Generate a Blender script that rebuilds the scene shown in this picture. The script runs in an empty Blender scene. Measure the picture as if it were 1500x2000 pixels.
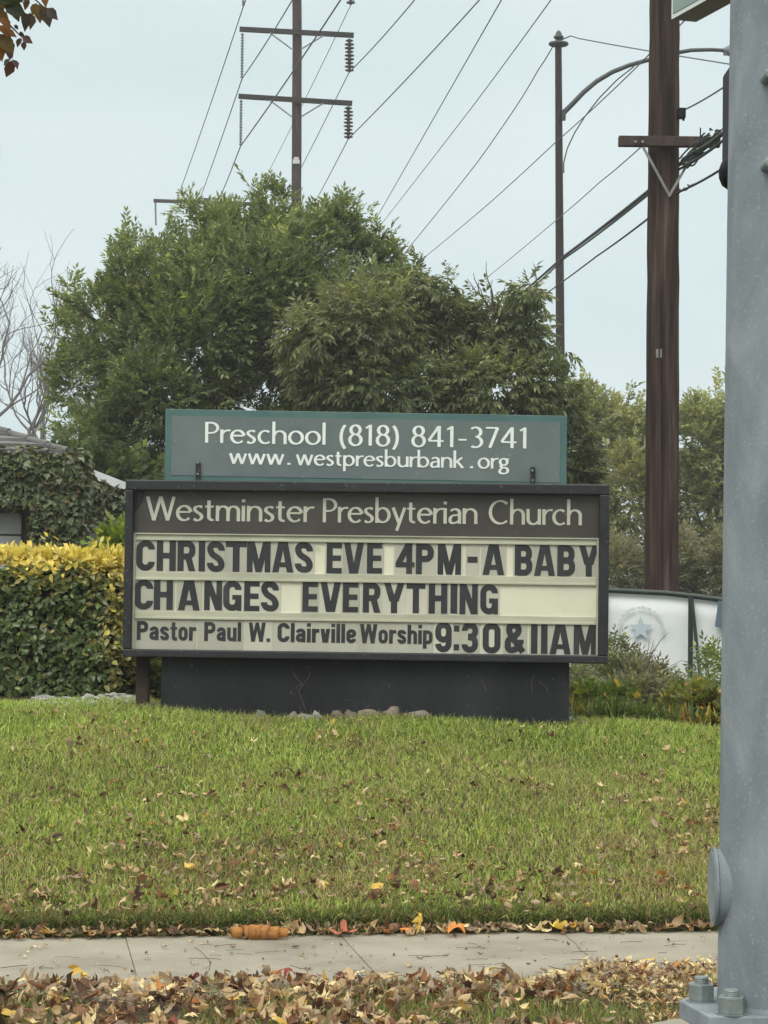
import bpy, bmesh, math, random
import numpy as np
from mathutils import Vector, Matrix
from mathutils.geometry import delaunay_2d_cdt

# ------------------------------------------------------------------ camera, world, sun
SC = bpy.context.scene
C = SC.collection
FPX = 4449.0                       # focal length in pixels of the 1500x2000 photograph
PITCH = math.atan(150 / FPX)
ROLL = math.radians(0.75)
CAMZ = 1.25
Fv = np.array([0, math.cos(PITCH), math.sin(PITCH)])
r0 = np.array([1.0, 0, 0]); u0 = np.array([0, -math.sin(PITCH), math.cos(PITCH)])
Rv = math.cos(ROLL) * r0 + math.sin(ROLL) * u0
Uv = -math.sin(ROLL) * r0 + math.cos(ROLL) * u0
CAM = np.array([0, 0, CAMZ])
cd = bpy.data.cameras.new("camera")
cam = bpy.data.objects.new("camera", cd); C.objects.link(cam)
cam.matrix_world = Matrix(((Rv[0], Uv[0], -Fv[0], 0), (Rv[1], Uv[1], -Fv[1], 0), (Rv[2], Uv[2], -Fv[2], CAMZ), (0, 0, 0, 1)))
cd.sensor_fit = 'VERTICAL'; cd.sensor_height = 36.0; cd.lens = FPX / 2000 * 36.0
cd.clip_start = 0.1; cd.clip_end = 3000
SC.camera = cam
SC.render.resolution_x = 768; SC.render.resolution_y = 1024

SUN_EL, SUN_AZ = math.radians(48), math.radians(205)   # behind the camera, a little left (azimuth from +Y)
w = bpy.data.worlds.new("World"); SC.world = w; w.use_nodes = True
nt = w.node_tree; N = nt.nodes; L = nt.links
bg = N["Background"]; bg.inputs[1].default_value = 0.12
sky = N.new("ShaderNodeTexSky"); sky.sky_type = 'NISHITA'; sky.sun_disc = False
sky.sun_elevation = SUN_EL; sky.sun_rotation = SUN_AZ
sky.air_density = 1.0; sky.dust_density = 4.0; sky.ozone_density = 1.0
tc = N.new("ShaderNodeTexCoord"); sep = N.new("ShaderNodeSeparateXYZ"); L.new(tc.outputs["Generated"], sep.inputs[0])
mr = N.new("ShaderNodeMapRange"); mr.inputs["From Min"].default_value = 0.27; mr.inputs["From Max"].default_value = 0.85
mr.inputs["To Min"].default_value = 1.0; mr.inputs["To Max"].default_value = 2.6; L.new(sep.outputs["Z"], mr.inputs[0])
cn = N.new("ShaderNodeTexNoise"); cn.inputs["Scale"].default_value = 5; cn.inputs["Detail"].default_value = 3; cn.inputs["Roughness"].default_value = .45
mp = N.new("ShaderNodeMapping"); mp.inputs["Scale"].default_value = (1, 1, 2.2); L.new(tc.outputs["Generated"], mp.inputs[0]); L.new(mp.outputs[0], cn.inputs[0])
cr = N.new("ShaderNodeValToRGB"); L.new(cn.outputs[0], cr.inputs[0])
cr.color_ramp.elements[0].position = .35; cr.color_ramp.elements[0].color = (.480, .590, .615, 1)
cr.color_ramp.elements[1].position = .68; cr.color_ramp.elements[1].color = (.580, .665, .683, 1)
m2 = N.new("ShaderNodeMapRange"); m2.inputs["From Min"].default_value = 0.25; m2.inputs["From Max"].default_value = 0.55; L.new(sep.outputs["Z"], m2.inputs[0])
mc = N.new("ShaderNodeMix"); mc.data_type = 'RGBA'; L.new(m2.outputs[0], mc.inputs[0]); L.new(cr.outputs[0], mc.inputs[6]); mc.inputs[7].default_value = (.735, .715, .655, 1)
vm = N.new("ShaderNodeVectorMath"); vm.operation = 'SCALE'; L.new(mc.outputs[2], vm.inputs[0]); L.new(mr.outputs[0], vm.inputs["Scale"])
vs = N.new("ShaderNodeVectorMath"); vs.operation = 'SCALE'; vs.inputs["Scale"].default_value = 1 / 0.12; L.new(vm.outputs[0], vs.inputs[0])
mx = N.new("ShaderNodeMix"); mx.data_type = 'RGBA'; mx.inputs[0].default_value = 0.95
L.new(sky.outputs[0], mx.inputs[6]); L.new(vs.outputs[0], mx.inputs[7]); L.new(mx.outputs[2], bg.inputs[0])

sd = bpy.data.lights.new("sun", 'SUN'); sd.energy = 1.0; sd.angle = math.radians(25); sd.color = (1, .96, .90)
so = bpy.data.objects.new("sun", sd); C.objects.link(so)
sdir = Vector((math.sin(SUN_AZ) * math.cos(SUN_EL), math.cos(SUN_AZ) * math.cos(SUN_EL), math.sin(SUN_EL)))
so.rotation_euler = sdir.to_track_quat('Z', 'Y').to_euler(); so.location = (0, -5, 20)
SC.view_settings.view_transform = 'Standard'; SC.view_settings.look = 'None'
SC.view_settings.exposure = 0.42; SC.view_settings.gamma = 1.0
SC.view_settings.use_curve_mapping = False
SC.cycles.max_bounces = 6; SC.cycles.transparent_max_bounces = 6

rng = np.random.default_rng(7)
random.seed(7)

# ------------------------------------------------------------------ helpers
def at(px, py, Y):
    d = (px - 750) / FPX * Rv - (py - 1000) / FPX * Uv + Fv
    return CAM + d * (Y / d[1])

def ppm(Y): return FPX / Y          # photo pixels per metre at depth Y

def s2l(r, g, b, k=1.0):
    f = lambda c: ((c / 255 + .055) / 1.055) ** 2.4 if c > 10 else c / 255 / 12.92
    return np.array([f(r) * k, f(g) * k, f(b) * k])

def tag(o, label=None, cat=None, group=None, kind=None):
    if label: o["label"] = label
    if cat: o["category"] = cat
    if group: o["group"] = group
    if kind: o["kind"] = kind
    return o

WL = {}
def empty(name, loc, label, cat, group=None):
    o = bpy.data.objects.new(name, None); C.objects.link(o); o.location = tuple(loc)
    o.empty_display_size = .1
    WL[o.name] = np.array(loc, float)
    return tag(o, label, cat, group)

def link(name, me, mat, parent=None, origin=None):
    o = bpy.data.objects.new(name, me); C.objects.link(o)
    if mat: me.materials.append(mat)
    if parent is not None:
        o.parent = parent; WL[o.name] = WL[parent.name]
    else:
        WL[o.name] = np.zeros(3)
    return o

class MB:
    def __init__(s): s.v = []; s.f = []; s.sm = []
    def add(s, vs, fs, smooth=False):
        b = len(s.v); s.v += [tuple(map(float, p)) for p in vs]
        s.f += [tuple(b + i for i in f) for f in fs]; s.sm += [smooth] * len(fs)
    def hexa(s, p):   # 8 corners: bottom 4 ccw, top 4 ccw
        s.add(p, [(3, 2, 1, 0), (4, 5, 6, 7), (0, 1, 5, 4), (1, 2, 6, 5), (2, 3, 7, 6), (3, 0, 4, 7)])
    def box(s, a, b, O=(0, 0, 0), X=(1, 0, 0), Y=(0, 1, 0), Z=(0, 0, 1)):
        O, X, Y, Z = map(lambda q: np.array(q, float), (O, X, Y, Z))
        q = [(a[0], a[1], a[2]), (b[0], a[1], a[2]), (b[0], b[1], a[2]), (a[0], b[1], a[2]),
             (a[0], a[1], b[2]), (b[0], a[1], b[2]), (b[0], b[1], b[2]), (a[0], b[1], b[2])]
        s.hexa([O + X * p[0] + Y * p[1] + Z * p[2] for p in q])
    def tube(s, pts, rad, n=8, caps=True, smooth=True):
        pts = [np.array(p, float) for p in pts]; k = len(pts)
        if np.isscalar(rad): rad = [rad] * k
        vs = []; ref = None
        for i in range(k):
            t = pts[min(i + 1, k - 1)] - pts[max(i - 1, 0)]; t /= (np.linalg.norm(t) + 1e-12)
            if ref is None:
                ref = np.array([0, 0, 1.0]) if abs(t[2]) < .9 else np.array([1.0, 0, 0])
            a = np.cross(t, ref); a /= np.linalg.norm(a) + 1e-12; b = np.cross(a, t); ref = b
            for j in range(n):
                th = 2 * math.pi * j / n
                vs.append(pts[i] + rad[i] * (math.cos(th) * a + math.sin(th) * b))
        fs = []
        for i in range(k - 1):
            for j in range(n):
                j2 = (j + 1) % n
                fs.append((i * n + j, i * n + j2, (i + 1) * n + j2, (i + 1) * n + j))
        s.add(vs, fs, smooth)
        if caps:
            s.add(vs[:n], [tuple(reversed(range(n)))]); s.add(vs[-n:], [tuple(range(n))])
    def prism(s, poly, z0, z1):
        n = len(poly)
        vs = [(p[0], p[1], z0) for p in poly] + [(p[0], p[1], z1) for p in poly]
        fs = [tuple(reversed(range(n))), tuple(range(n, 2 * n))] + [(i, (i + 1) % n, n + (i + 1) % n, n + i) for i in range(n)]
        s.add(vs, fs)
    def build(s, name, mat, parent=None, bevel=0, seg=2):
        off = WL[parent.name] if parent is not None else np.zeros(3)
        me = bpy.data.meshes.new(name)
        me.from_pydata([tuple(np.array(p) - off) for p in s.v], [], s.f)
        me.polygons.foreach_set("use_smooth", s.sm); me.update()
        o = link(name, me, mat, parent)
        if bevel:
            m = o.modifiers.new("bevel", 'BEVEL'); m.width = bevel; m.segments = seg; m.limit_method = 'ANGLE'
        return o

def npmesh(name, V, F, mat, parent=None, col=None, smooth=False):
    """V (n,3), F (m,3|4) numpy arrays, col (n,3) per vertex"""
    V = np.asarray(V, np.float32).copy()
    if parent is not None: V -= WL[parent.name].astype(np.float32)
    me = bpy.data.meshes.new(name); F = np.asarray(F, np.int32); m, k = F.shape
    me.vertices.add(len(V)); me.vertices.foreach_set("co", V.ravel())
    me.loops.add(m * k); me.loops.foreach_set("vertex_index", F.ravel())
    me.polygons.add(m); me.polygons.foreach_set("loop_start", np.arange(0, m * k, k, dtype=np.int32))
    me.polygons.foreach_set("loop_total", np.full(m, k, np.int32))
    if smooth: me.polygons.foreach_set("use_smooth", np.ones(m, bool))
    me.update(calc_edges=True)
    if col is not None:
        a = me.color_attributes.new("Col", 'FLOAT_COLOR', 'POINT')
        c4 = np.ones((len(V), 4), np.float32); c4[:, :3] = col
        a.data.foreach_set("color", c4.ravel())
    me.validate()
    return link(name, me, mat, parent)

def unit(v): return v / (np.linalg.norm(v, axis=-1, keepdims=True) + 1e-9)

def scatter(tv, tf, P, X, Y, Z, S):
    """instances of template verts tv with frames X,Y,Z and scale S"""
    n, k = len(P), len(tv)
    V = P[:, None, :] + S[:, None, None] * (tv[None, :, 0:1] * X[:, None, :] + tv[None, :, 1:2] * Y[:, None, :] + tv[None, :, 2:3] * Z[:, None, :])
    F = tf[None] + (np.arange(n) * k)[:, None, None]
    return V.reshape(-1, 3), F.reshape(-1, tf.shape[1])

def frames(D, up=None, rg=rng):
    """frames with Y along D, and Z as near 'up' as possible with noise"""
    n = len(D); D = unit(D)
    U = rg.normal(size=(n, 3)) if up is None else up + rg.normal(size=(n, 3)) * .35
    X = unit(np.cross(D, U)); Z = np.cross(X, D)
    return X, D, Z

# ------------------------------------------------------------------ materials
def mat(name, base, rough=.7, spec=.3, metal=0.0):
    m = bpy.data.materials.new(name); m.use_nodes = True
    b = m.node_tree.nodes["Principled BSDF"]
    b.inputs["Base Color"].default_value = (*base, 1); b.inputs["Roughness"].default_value = rough
    b.inputs["Specular IOR Level"].default_value = spec; b.inputs["Metallic"].default_value = metal
    return m

def noisy(name, stops, scale=5, detail=6, rough=.7, spec=.3, metal=0.0, stretch=(1, 1, 1), bump=0.0, bscale=None, rr=None, distort=0.0,
          speck=None):
    """noise-mixed colours in object space; stops = [(pos,(r,g,b)),...]; speck=(scale,lo,hi,color) extra fine flecks"""
    m = mat(name, stops[0][1], rough, spec, metal); t = m.node_tree; n = t.nodes; l = t.links; b = n["Principled BSDF"]
    tc = n.new("ShaderNodeTexCoord"); mp = n.new("ShaderNodeMapping"); mp.inputs["Scale"].default_value = stretch
    l.new(tc.outputs["Object"], mp.inputs[0])
    nz = n.new("ShaderNodeTexNoise"); nz.inputs["Scale"].default_value = scale; nz.inputs["Detail"].default_value = detail
    nz.inputs["Roughness"].default_value = .6; nz.inputs["Distortion"].default_value = distort
    l.new(mp.outputs[0], nz.inputs[0])
    cr = n.new("ShaderNodeValToRGB"); l.new(nz.outputs[0], cr.inputs[0])
    e = cr.color_ramp.elements
    while len(e) < len(stops): e.new(.5)
    for i, (p, c) in enumerate(stops): e[i].position = p; e[i].color = (*c, 1)
    out = cr.outputs[0]
    if speck:
        sc, lo, hi, colr = speck
        n2 = n.new("ShaderNodeTexNoise"); n2.inputs["Scale"].default_value = sc; n2.inputs["Detail"].default_value = 3
        l.new(tc.outputs["Object"], n2.inputs[0])
        r2 = n.new("ShaderNodeMapRange"); r2.inputs["From Min"].default_value = lo; r2.inputs["From Max"].default_value = hi
        l.new(n2.outputs[0], r2.inputs[0])
        mi = n.new("ShaderNodeMix"); mi.data_type = 'RGBA'; l.new(r2.outputs[0], mi.inputs[0])
        l.new(out, mi.inputs[6]); mi.inputs[7].default_value = (*colr, 1); out = mi.outputs[2]
    l.new(out, b.inputs["Base Color"])
    if rr:
        r3 = n.new("ShaderNodeMapRange"); l.new(nz.outputs[0], r3.inputs[0]); r3.inputs["From Min"].default_value = .3; r3.inputs["From Max"].default_value = .7
        r3.inputs["To Min"].default_value = rr[0]; r3.inputs["To Max"].default_value = rr[1]; l.new(r3.outputs[0], b.inputs["Roughness"])
    if bump:
        n3 = n.new("ShaderNodeTexNoise"); n3.inputs["Scale"].default_value = bscale or scale * 4; n3.inputs["Detail"].default_value = 5
        l.new(mp.outputs[0], n3.inputs[0])
        bp = n.new("ShaderNodeBump"); bp.inputs["Strength"].default_value = bump; bp.inputs["Distance"].default_value = .01
        l.new(n3.outputs[0], bp.inputs["Height"]); l.new(bp.outputs[0], b.inputs["Normal"])
    return m

def leafmat(name, trans=.35, rough=.5, spec=.35, tint=(1.15, 1.1, .6)):
    m = bpy.data.materials.new(name); m.use_nodes = True; t = m.node_tree; n = t.nodes; l = t.links
    b = n["Principled BSDF"]; out = n["Material Output"]
    a = n.new("ShaderNodeAttribute"); a.attribute_name = "Col"
    l.new(a.outputs["Color"], b.inputs["Base Color"]); b.inputs["Roughness"].default_value = rough; b.inputs["Specular IOR Level"].default_value = spec
    tr = n.new("ShaderNodeBsdfTranslucent"); tm = n.new("ShaderNodeVectorMath"); tm.operation = 'MULTIPLY'; tm.inputs[1].default_value = tint
    l.new(a.outputs["Color"], tm.inputs[0]); l.new(tm.outputs[0], tr.inputs["Color"])
    ms = n.new("ShaderNodeMixShader"); ms.inputs[0].default_value = trans
    l.new(b.outputs[0], ms.inputs[1]); l.new(tr.outputs[0], ms.inputs[2]); l.new(ms.outputs[0], out.inputs["Surface"])
    return m

M = {}
M['soil'] = noisy('soil', [(.3, (.035, .026, .018)), (.7, (.085, .062, .042))], 9, 8, .95, .1, bump=.6)
M['concrete'] = noisy('concrete', [(.25, (.155, .143, .112)), (.45, (.235, .222, .180)), (.6, (.275, .260, .212)), (.78, (.345, .33, .275))], 2.2, 14, .9, .15, bump=.25, bscale=90,
                      speck=(140, .60, .72, (.16, .15, .125)))
M['asphalt'] = noisy('asphalt', [(.3, (.04, .04, .042)), (.7, (.06, .06, .06))], 60, 4, .9, .2, bump=.4)
M['galv'] = noisy('galvanized_steel', [(.25, (.125, .152, .170)), (.5, (.190, .226, .246)), (.75, (.28, .320, .342))], 7, 15, .7, .22, 0.0,
                  stretch=(1, 1, .45), rr=(.6, .8), distort=.7, speck=(120, .58, .90, (.36, .40, .41)), bump=.06, bscale=70)
M['bolt'] = noisy('weathered_bolt_steel', [(.3, (.15, .18, .18)), (.7, (.25, .285, .28))], 30, 6, .55, .4, .3)
M['rubber'] = mat('black_plastic', (.006, .006, .008), .6, .15)
M['wood_pole'] = noisy('creosote_wood', [(.30, (.007, .005, .004)), (.45, (.030, .018, .014)), (.58, (.056, .036, .029)), (.75, (.130, .096, .082))], 2.2, 14, .85, .15,
                       stretch=(7, 7, .38), bump=.7, bscale=10, distort=.2)
M['far_wood'] = noisy('far_creosote_wood', [(.3, (.030, .020, .018)), (.7, (.075, .055, .048))], 3, 8, .85, .15, stretch=(4, 4, .5))
M['dark_pole'] = noisy('dark_painted_pole', [(.3, (.009, .008, .008)), (.7, (.024, .020, .019))], 2.5, 6, .6, .3, stretch=(4, 4, .3))
M['armsteel'] = noisy('dark_green_steel', [(.3, (.022, .034, .036)), (.7, (.045, .060, .062))], 3, 5, .5, .4)
M['wire'] = mat('wire', (.085, .095, .10), .6, .3)
M['cable'] = mat('cable', (.035, .042, .038), .7, .2)
M['ceramic'] = noisy('insulator_glaze', [(.3, (.026, .022, .021)), (.7, (.06, .05, .048))], 12, 3, .35, .5)
M['polymer'] = mat('grey_polymer', (.15, .18, .19), .5, .3)
M['paletag'] = mat('pale_tag', (.55, .57, .58), .5, .3)
M['gal_flat'] = noisy('grey_brace_metal', [(.3, (.16, .17, .17)), (.7, (.28, .29, .29))], 12, 4, .6, .4)

# ------------------------------------------------------------------ ground, road, pavement
TH = math.radians(9)
ED = np.array([math.cos(TH), math.sin(TH)]); EV = np.array([-math.sin(TH), math.cos(TH)])
def uv2xy(u, v): return u * ED[0] + v * EV[0], u * ED[1] + v * EV[1]
def xy2uv(x, y): return x * ED[0] + y * ED[1], x * EV[0] + y * EV[1]
V_KERB, V_S0, V_S1 = 4.7, 7.0, 8.22
def sst(a, b, x):
    t = np.clip((x - a) / (b - a), 0, 1); return t * t * (3 - 2 * t)
def H(x, y):
    x = np.asarray(x, float); y = np.asarray(y, float)
    u, v = xy2uv(x, y)
    top = .574 - .020 * np.clip(x, -4, 4)
    t = np.clip((v - V_S1) / (11.15 - V_S1), 0, 1)
    lawn = .028 + (top - .028) * (1.10 * t - .10 * t * t * t) / 1.0
    z = np.where(v < V_S1, -.012, lawn)
    z = np.where(v < V_KERB + .15, -.2, z)
    far = sst(14, 22, y)
    z = z * (1 - far) + .30 * far * (1 - sst(40, 90, y))
    bump = .012 * np.sin(x * 5.1 + y * 2.3) + .010 * np.sin(x * 2.2 - y * 4.4)
    return z + np.where((v > V_S1) & (y < 20), bump * np.clip((v - V_S1) * 3, 0, 1), 0)

us = np.unique(np.concatenate([np.arange(-5, 6.01, .12), -np.geomspace(5, 165, 20), np.geomspace(6, 165, 20)]))
vs_ = np.unique(np.concatenate([[-160, -100, -30, -8, 0, 4, V_KERB + .149, V_KERB + .15001], np.arange(5, V_S1 - .05, .12), [V_S1 - .004, V_S1 + .0001],
                                np.arange(V_S1 + .1, 14, .12), np.geomspace(14, 190, 30)]))
UU, VV = np.meshgrid(us, vs_); gx, gy = uv2xy(UU, VV); gz = H(gx, gy)
nu, nv = len(us), len(vs_); idx = np.arange(nu * nv).reshape(nv, nu)
gf = np.stack([idx[:-1, :-1], idx[:-1, 1:], idx[1:, 1:], idx[1:, :-1]], -1).reshape(-1, 4)
tag(npmesh('ground', np.stack([gx, gy, gz], -1).reshape(-1, 3), gf, M['soil'], smooth=True), kind='structure')

def street_box(mb, ua, ub, va, vb, za, zb):
    q = [uv2xy(*p) for p in ((ua, va), (ub, va), (ub, vb), (ua, vb))]
    mb.hexa([(*p, za) for p in q] + [(*p, zb) for p in q])
mb = MB()
for k in range(-9, 10):
    a = .385 + .768 * k
    street_box(mb, a + .0009, a + .7671, V_S0, V_S1 - .012, -.09, .004 + .002 * math.sin(k * 2.3))
tag(mb.build('sidewalk', M['concrete'], bevel=.0015, seg=1), kind='structure')
mb = MB()
for pts in ([(1098, 1820), (1112, 1833), (1124, 1842), (1134, 1856), (1150, 1866), (1163, 1880)], [(392, 1858), (402, 1868), (412, 1880), (408, 1896)], [(380, 1850), (392, 1858)]):
    q = [at(x, y, 8.0) for x, y in pts]; q = [CAM + (p - CAM) * (-(CAMZ - .0055) / (p[2] - CAMZ)) for p in q]; mb.tube(q, .0007, 5)
ck = mb.build('crack', mat('crack_dirt', (.05, .046, .036), .95, .05)); ck.parent = bpy.data.objects['sidewalk']
mb = MB(); street_box(mb, -40, 40, V_KERB, V_KERB + .148, -.35, 0.0)
tag(mb.build('kerb', M['concrete'], bevel=.012), kind='structure')
mb = MB(); street_box(mb, -60, 60, -9, V_KERB - .002, -.3, -.15)
tag(mb.build('road', M['asphalt']), kind='structure')

# ------------------------------------------------------------------ thin haze volume, added to lift distant blacks like windshield glare
hm_ = bpy.data.materials.new('haze'); hm_.use_nodes = True; hn_ = hm_.node_tree.nodes
hn_.remove(hn_["Principled BSDF"]); pv = hn_.new("ShaderNodeVolumePrincipled"); pv.inputs["Color"].default_value = (.93, .95, .95, 1); pv.inputs["Density"].default_value = .0012; pv.inputs["Anisotropy"].default_value = .2
hm_.node_tree.links.new(pv.outputs[0], hn_["Material Output"].inputs["Volume"])
mb = MB(); mb.box((-215, -205, -1.4), (215, 235, 46)); tag(mb.build('haze', hm_), 'thin grey haze added over the whole street in place of windshield veil', 'haze', kind='stuff')

# ------------------------------------------------------------------ stroke lettering
def ell(cx, cy, rx, ry, a0, a1, n=18):
    t = np.radians(np.linspace(a0, a1, n)); return [(cx + rx * math.cos(q), cy + ry * math.sin(q)) for q in t]
def fil(pts, r, n=7):
    P = [np.array(p, float) for p in pts]; out = [tuple(P[0])]
    for i in range(1, len(P) - 1):
        a, c, b = P[i - 1], P[i], P[i + 1]; d1 = c - a; d2 = b - c; l1 = np.linalg.norm(d1); l2 = np.linalg.norm(d2)
        m1 = l1 if i == 1 else l1 / 2; m2 = l2 if i == len(P) - 2 else l2 / 2
        q = min(r, m1, m2); d1 /= l1; d2 /= l2; p0 = c - d1 * q; p3 = c + d2 * q; p1 = p0 + d1 * q * .55; p2 = p3 - d2 * q * .55
        for t in np.linspace(0, 1, n):
            out.append(tuple((1 - t) ** 3 * p0 + 3 * (1 - t) ** 2 * t * p1 + 3 * (1 - t) * t * t * p2 + t ** 3 * p3))
    out.append(tuple(P[-1])); return out
def cat(pts, n=6):
    P = [np.array(p, float) for p in pts]; P = [2 * P[0] - P[1]] + P + [2 * P[-1] - P[-2]]; out = []
    for i in range(1, len(P) - 2):
        for t in np.linspace(0, 1, n, endpoint=False):
            a, b, c, d = P[i - 1:i + 3]
            out.append(tuple(.5 * (2 * b + (c - a) * t + (2 * a - 5 * b + 4 * c - d) * t * t + (-a + 3 * b - 3 * c + d) * t ** 3)))
    out.append(tuple(P[-2])); return out
def stroke(pts, wf):
    P = []
    for p in pts:
        if not P or np.hypot(p[0] - P[-1][0], p[1] - P[-1][1]) > 1e-5: P.append(np.array(p, float))
    closed = np.linalg.norm(P[0] - P[-1]) < 1e-4; k = len(P); Lp = []; Rp = []
    for i in range(k):
        if closed and i in (0, k - 1): t1 = P[-1] - P[-2]; t2 = P[1] - P[0]
        else: t1 = P[i] - P[i - 1] if i else P[1] - P[0]; t2 = P[i + 1] - P[i] if i < k - 1 else t1
        t1 = t1 / np.linalg.norm(t1); t2 = t2 / np.linalg.norm(t2); t = t1 + t2; t = t / (np.linalg.norm(t) + 1e-9)
        c = max(.6, float(np.dot(t, t1))); nrm = np.array([-t[1], t[0]]); h = wf(math.atan2(t[1], t[0])) / 2 / c
        Lp.append(P[i] + nrm * h); Rp.append(P[i] - nrm * h)
    return [[Lp[i], Rp[i], Rp[i + 1], Lp[i + 1]] for i in range(k - 1)]
def bar(x0, y0, x1, y1): return ('p', [(x0, y0), (x1, y0), (x1, y1), (x0, y1)])
def dia(x0, y0, x1, y1, wd): return ('p', [(x0 - wd / 2, y0), (x0 + wd / 2, y0), (x1 + wd / 2, y1), (x1 - wd / 2, y1)])
def S(p): return ('s', p)
BW = .205
BLK = {
 'C': (.60, [S(fil([(.495, .70), (.495, .9), (.105, .9), (.105, .1), (.495, .1), (.495, .30)], .2))]),
 'H': (.62, [bar(0, 0, .21, 1), bar(.41, 0, .62, 1), bar(.2, .41, .42, .6)]),
 'R': (.60, [bar(0, 0, .21, 1), S(fil([(.1, .9), (.49, .9), (.49, .48), (.1, .48)], .17)), dia(.36, .46, .49, 0, .22)]),
 'I': (.21, [bar(0, 0, .21, 1)]), '1': (.21, [bar(0, 0, .21, 1)]),
 'S': (.59, [S(fil([(.485, .70), (.485, .9), (.105, .9), (.105, .62), (.485, .38), (.485, .1), (.105, .1), (.105, .30)], .18))]),
 'T': (.64, [bar(0, .81, .64, 1), bar(.215, 0, .425, 1)]),
 'M': (.78, [bar(0, 0, .19, 1), bar(.59, 0, .78, 1), dia(.15, 1, .39, 0, .2), dia(.63, 1, .39, 0, .2)]),
 'A': (.70, [dia(.105, 0, .30, 1, .21), dia(.595, 0, .40, 1, .21), bar(.15, .17, .55, .33)]),
 'E': (.53, [bar(0, 0, .21, 1), bar(.2, .82, .53, 1), bar(.2, .41, .50, .59), bar(.2, 0, .53, .18)]),
 'V': (.66, [dia(.105, 1, .29, 0, .21), dia(.555, 1, .37, 0, .21)]),
 'Y': (.68, [dia(.11, 1, .30, .38, .22), dia(.57, 1, .38, .38, .22), bar(.235, 0, .445, .5)]),
 '4': (.64, [S([(.44, .98), (.09, .32)]), bar(0, .215, .64, .385), bar(.36, 0, .56, 1)]),
 'P': (.60, [bar(0, 0, .2, 1), S(fil([(.1, .9), (.49, .9), (.49, .5), (.1, .5)], .17))]),
 'B': (.60, [bar(0, 0, .21, 1), S(fil([(.1, .905), (.475, .905), (.475, .515), (.1, .515)], .16)), S(fil([(.1, .505), (.495, .505), (.495, .095), (.1, .095)], .17))]),
 'N': (.62, [bar(0, 0, .2, 1), bar(.42, 0, .62, 1), dia(.12, 1, .50, 0, .22)]),
 'G': (.60, [S(fil([(.495, .70), (.495, .9), (.105, .9), (.105, .1), (.495, .1), (.495, .52)], .2)), bar(.3, .37, .6, .53), bar(.45, 0, .6, .4)]),
 '9': (.58, [S(fil([(.29, .9), (.475, .9), (.475, .42), (.105, .42), (.105, .9), (.29, .9)], .18)), S(fil([(.475, .7), (.475, .1), (.105, .1), (.105, .28)], .2))]),
 '3': (.58, [S(fil([(.1, .72), (.1, .9), (.475, .9), (.475, .53), (.22, .53)], .17)), S(fil([(.22, .51), (.475, .51), (.475, .1), (.1, .1), (.1, .28)], .17))]),
 '0': (.60, [S(fil([(.3, .9), (.495, .9), (.495, .1), (.105, .1), (.105, .9), (.3, .9)], .17))]),
 '&': (.68, [S(fil([(.3, .91), (.45, .91), (.45, .66), (.28, .54), (.1, .44), (.1, .1), (.34, .1), (.50, .28), (.52, .42)], .15)),
            S(fil([(.3, .91), (.14, .91), (.14, .70), (.22, .56), (.60, .04)], .13)), bar(.42, .32, .62, .45)]),
 ':': (.2, [bar(0, .08, .2, .28), bar(0, .70, .2, .90)]), '-': (.34, [bar(0, .40, .34, .6)]), '.': (.2, [bar(0, 0, .19, .18)]),
 'W': (.90, [dia(.1, 1, .24, 0, .2), dia(.45, 1, .24, 0, .18), dia(.45, 1, .66, 0, .18), dia(.80, 1, .66, 0, .2)]),
 'a': (.50, [S(fil([(.1, .50), (.1, .63), (.39, .63), (.39, 0)], .13)), S(fil([(.39, .40), (.1, .36), (.1, .09), (.39, .14)], .12))]),
 's': (.47, [S(fil([(.375, .5), (.375, .63), (.095, .63), (.095, .44), (.375, .29), (.375, .09), (.095, .09), (.095, .23)], .13))]),
 't': (.36, [S(fil([(.17, .95), (.17, .08), (.36, .08)], .09)), bar(0, .57, .35, .71)]),
 'o': (.50, [S(fil([(.25, .63), (.40, .63), (.40, .09), (.10, .09), (.10, .63), (.25, .63)], .15))]),
 'r': (.37, [bar(0, 0, .19, .72), S(fil([(.1, .3), (.12, .61), (.37, .62)], .14))]),
 'u': (.50, [S(fil([(.095, .72), (.095, .09), (.40, .12)], .14)), bar(.31, 0, .5, .72)]),
 'l': (.19, [bar(0, 0, .19, 1)]), 'i': (.19, [bar(0, 0, .19, .72), bar(0, .82, .19, 1)]),
 'v': (.48, [dia(.1, .72, .2, 0, .2), dia(.38, .72, .28, 0, .2)]),
 'e': (.50, [S(fil([(.1, .36), (.40, .36), (.40, .63), (.10, .63), (.10, .09), (.40, .09), (.40, .22)], .14))]),
 'h': (.50, [bar(0, 0, .19, 1), S(fil([(.1, .4), (.12, .62), (.405, .62), (.405, 0)], .14))]),
 'p': (.50, [bar(0, -.24, .19, .72), S(fil([(.1, .62), (.40, .62), (.40, .09), (.1, .09)], .15))]),
}
def J(*a):
    o = []
    for q in a: o += q
    return o
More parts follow.
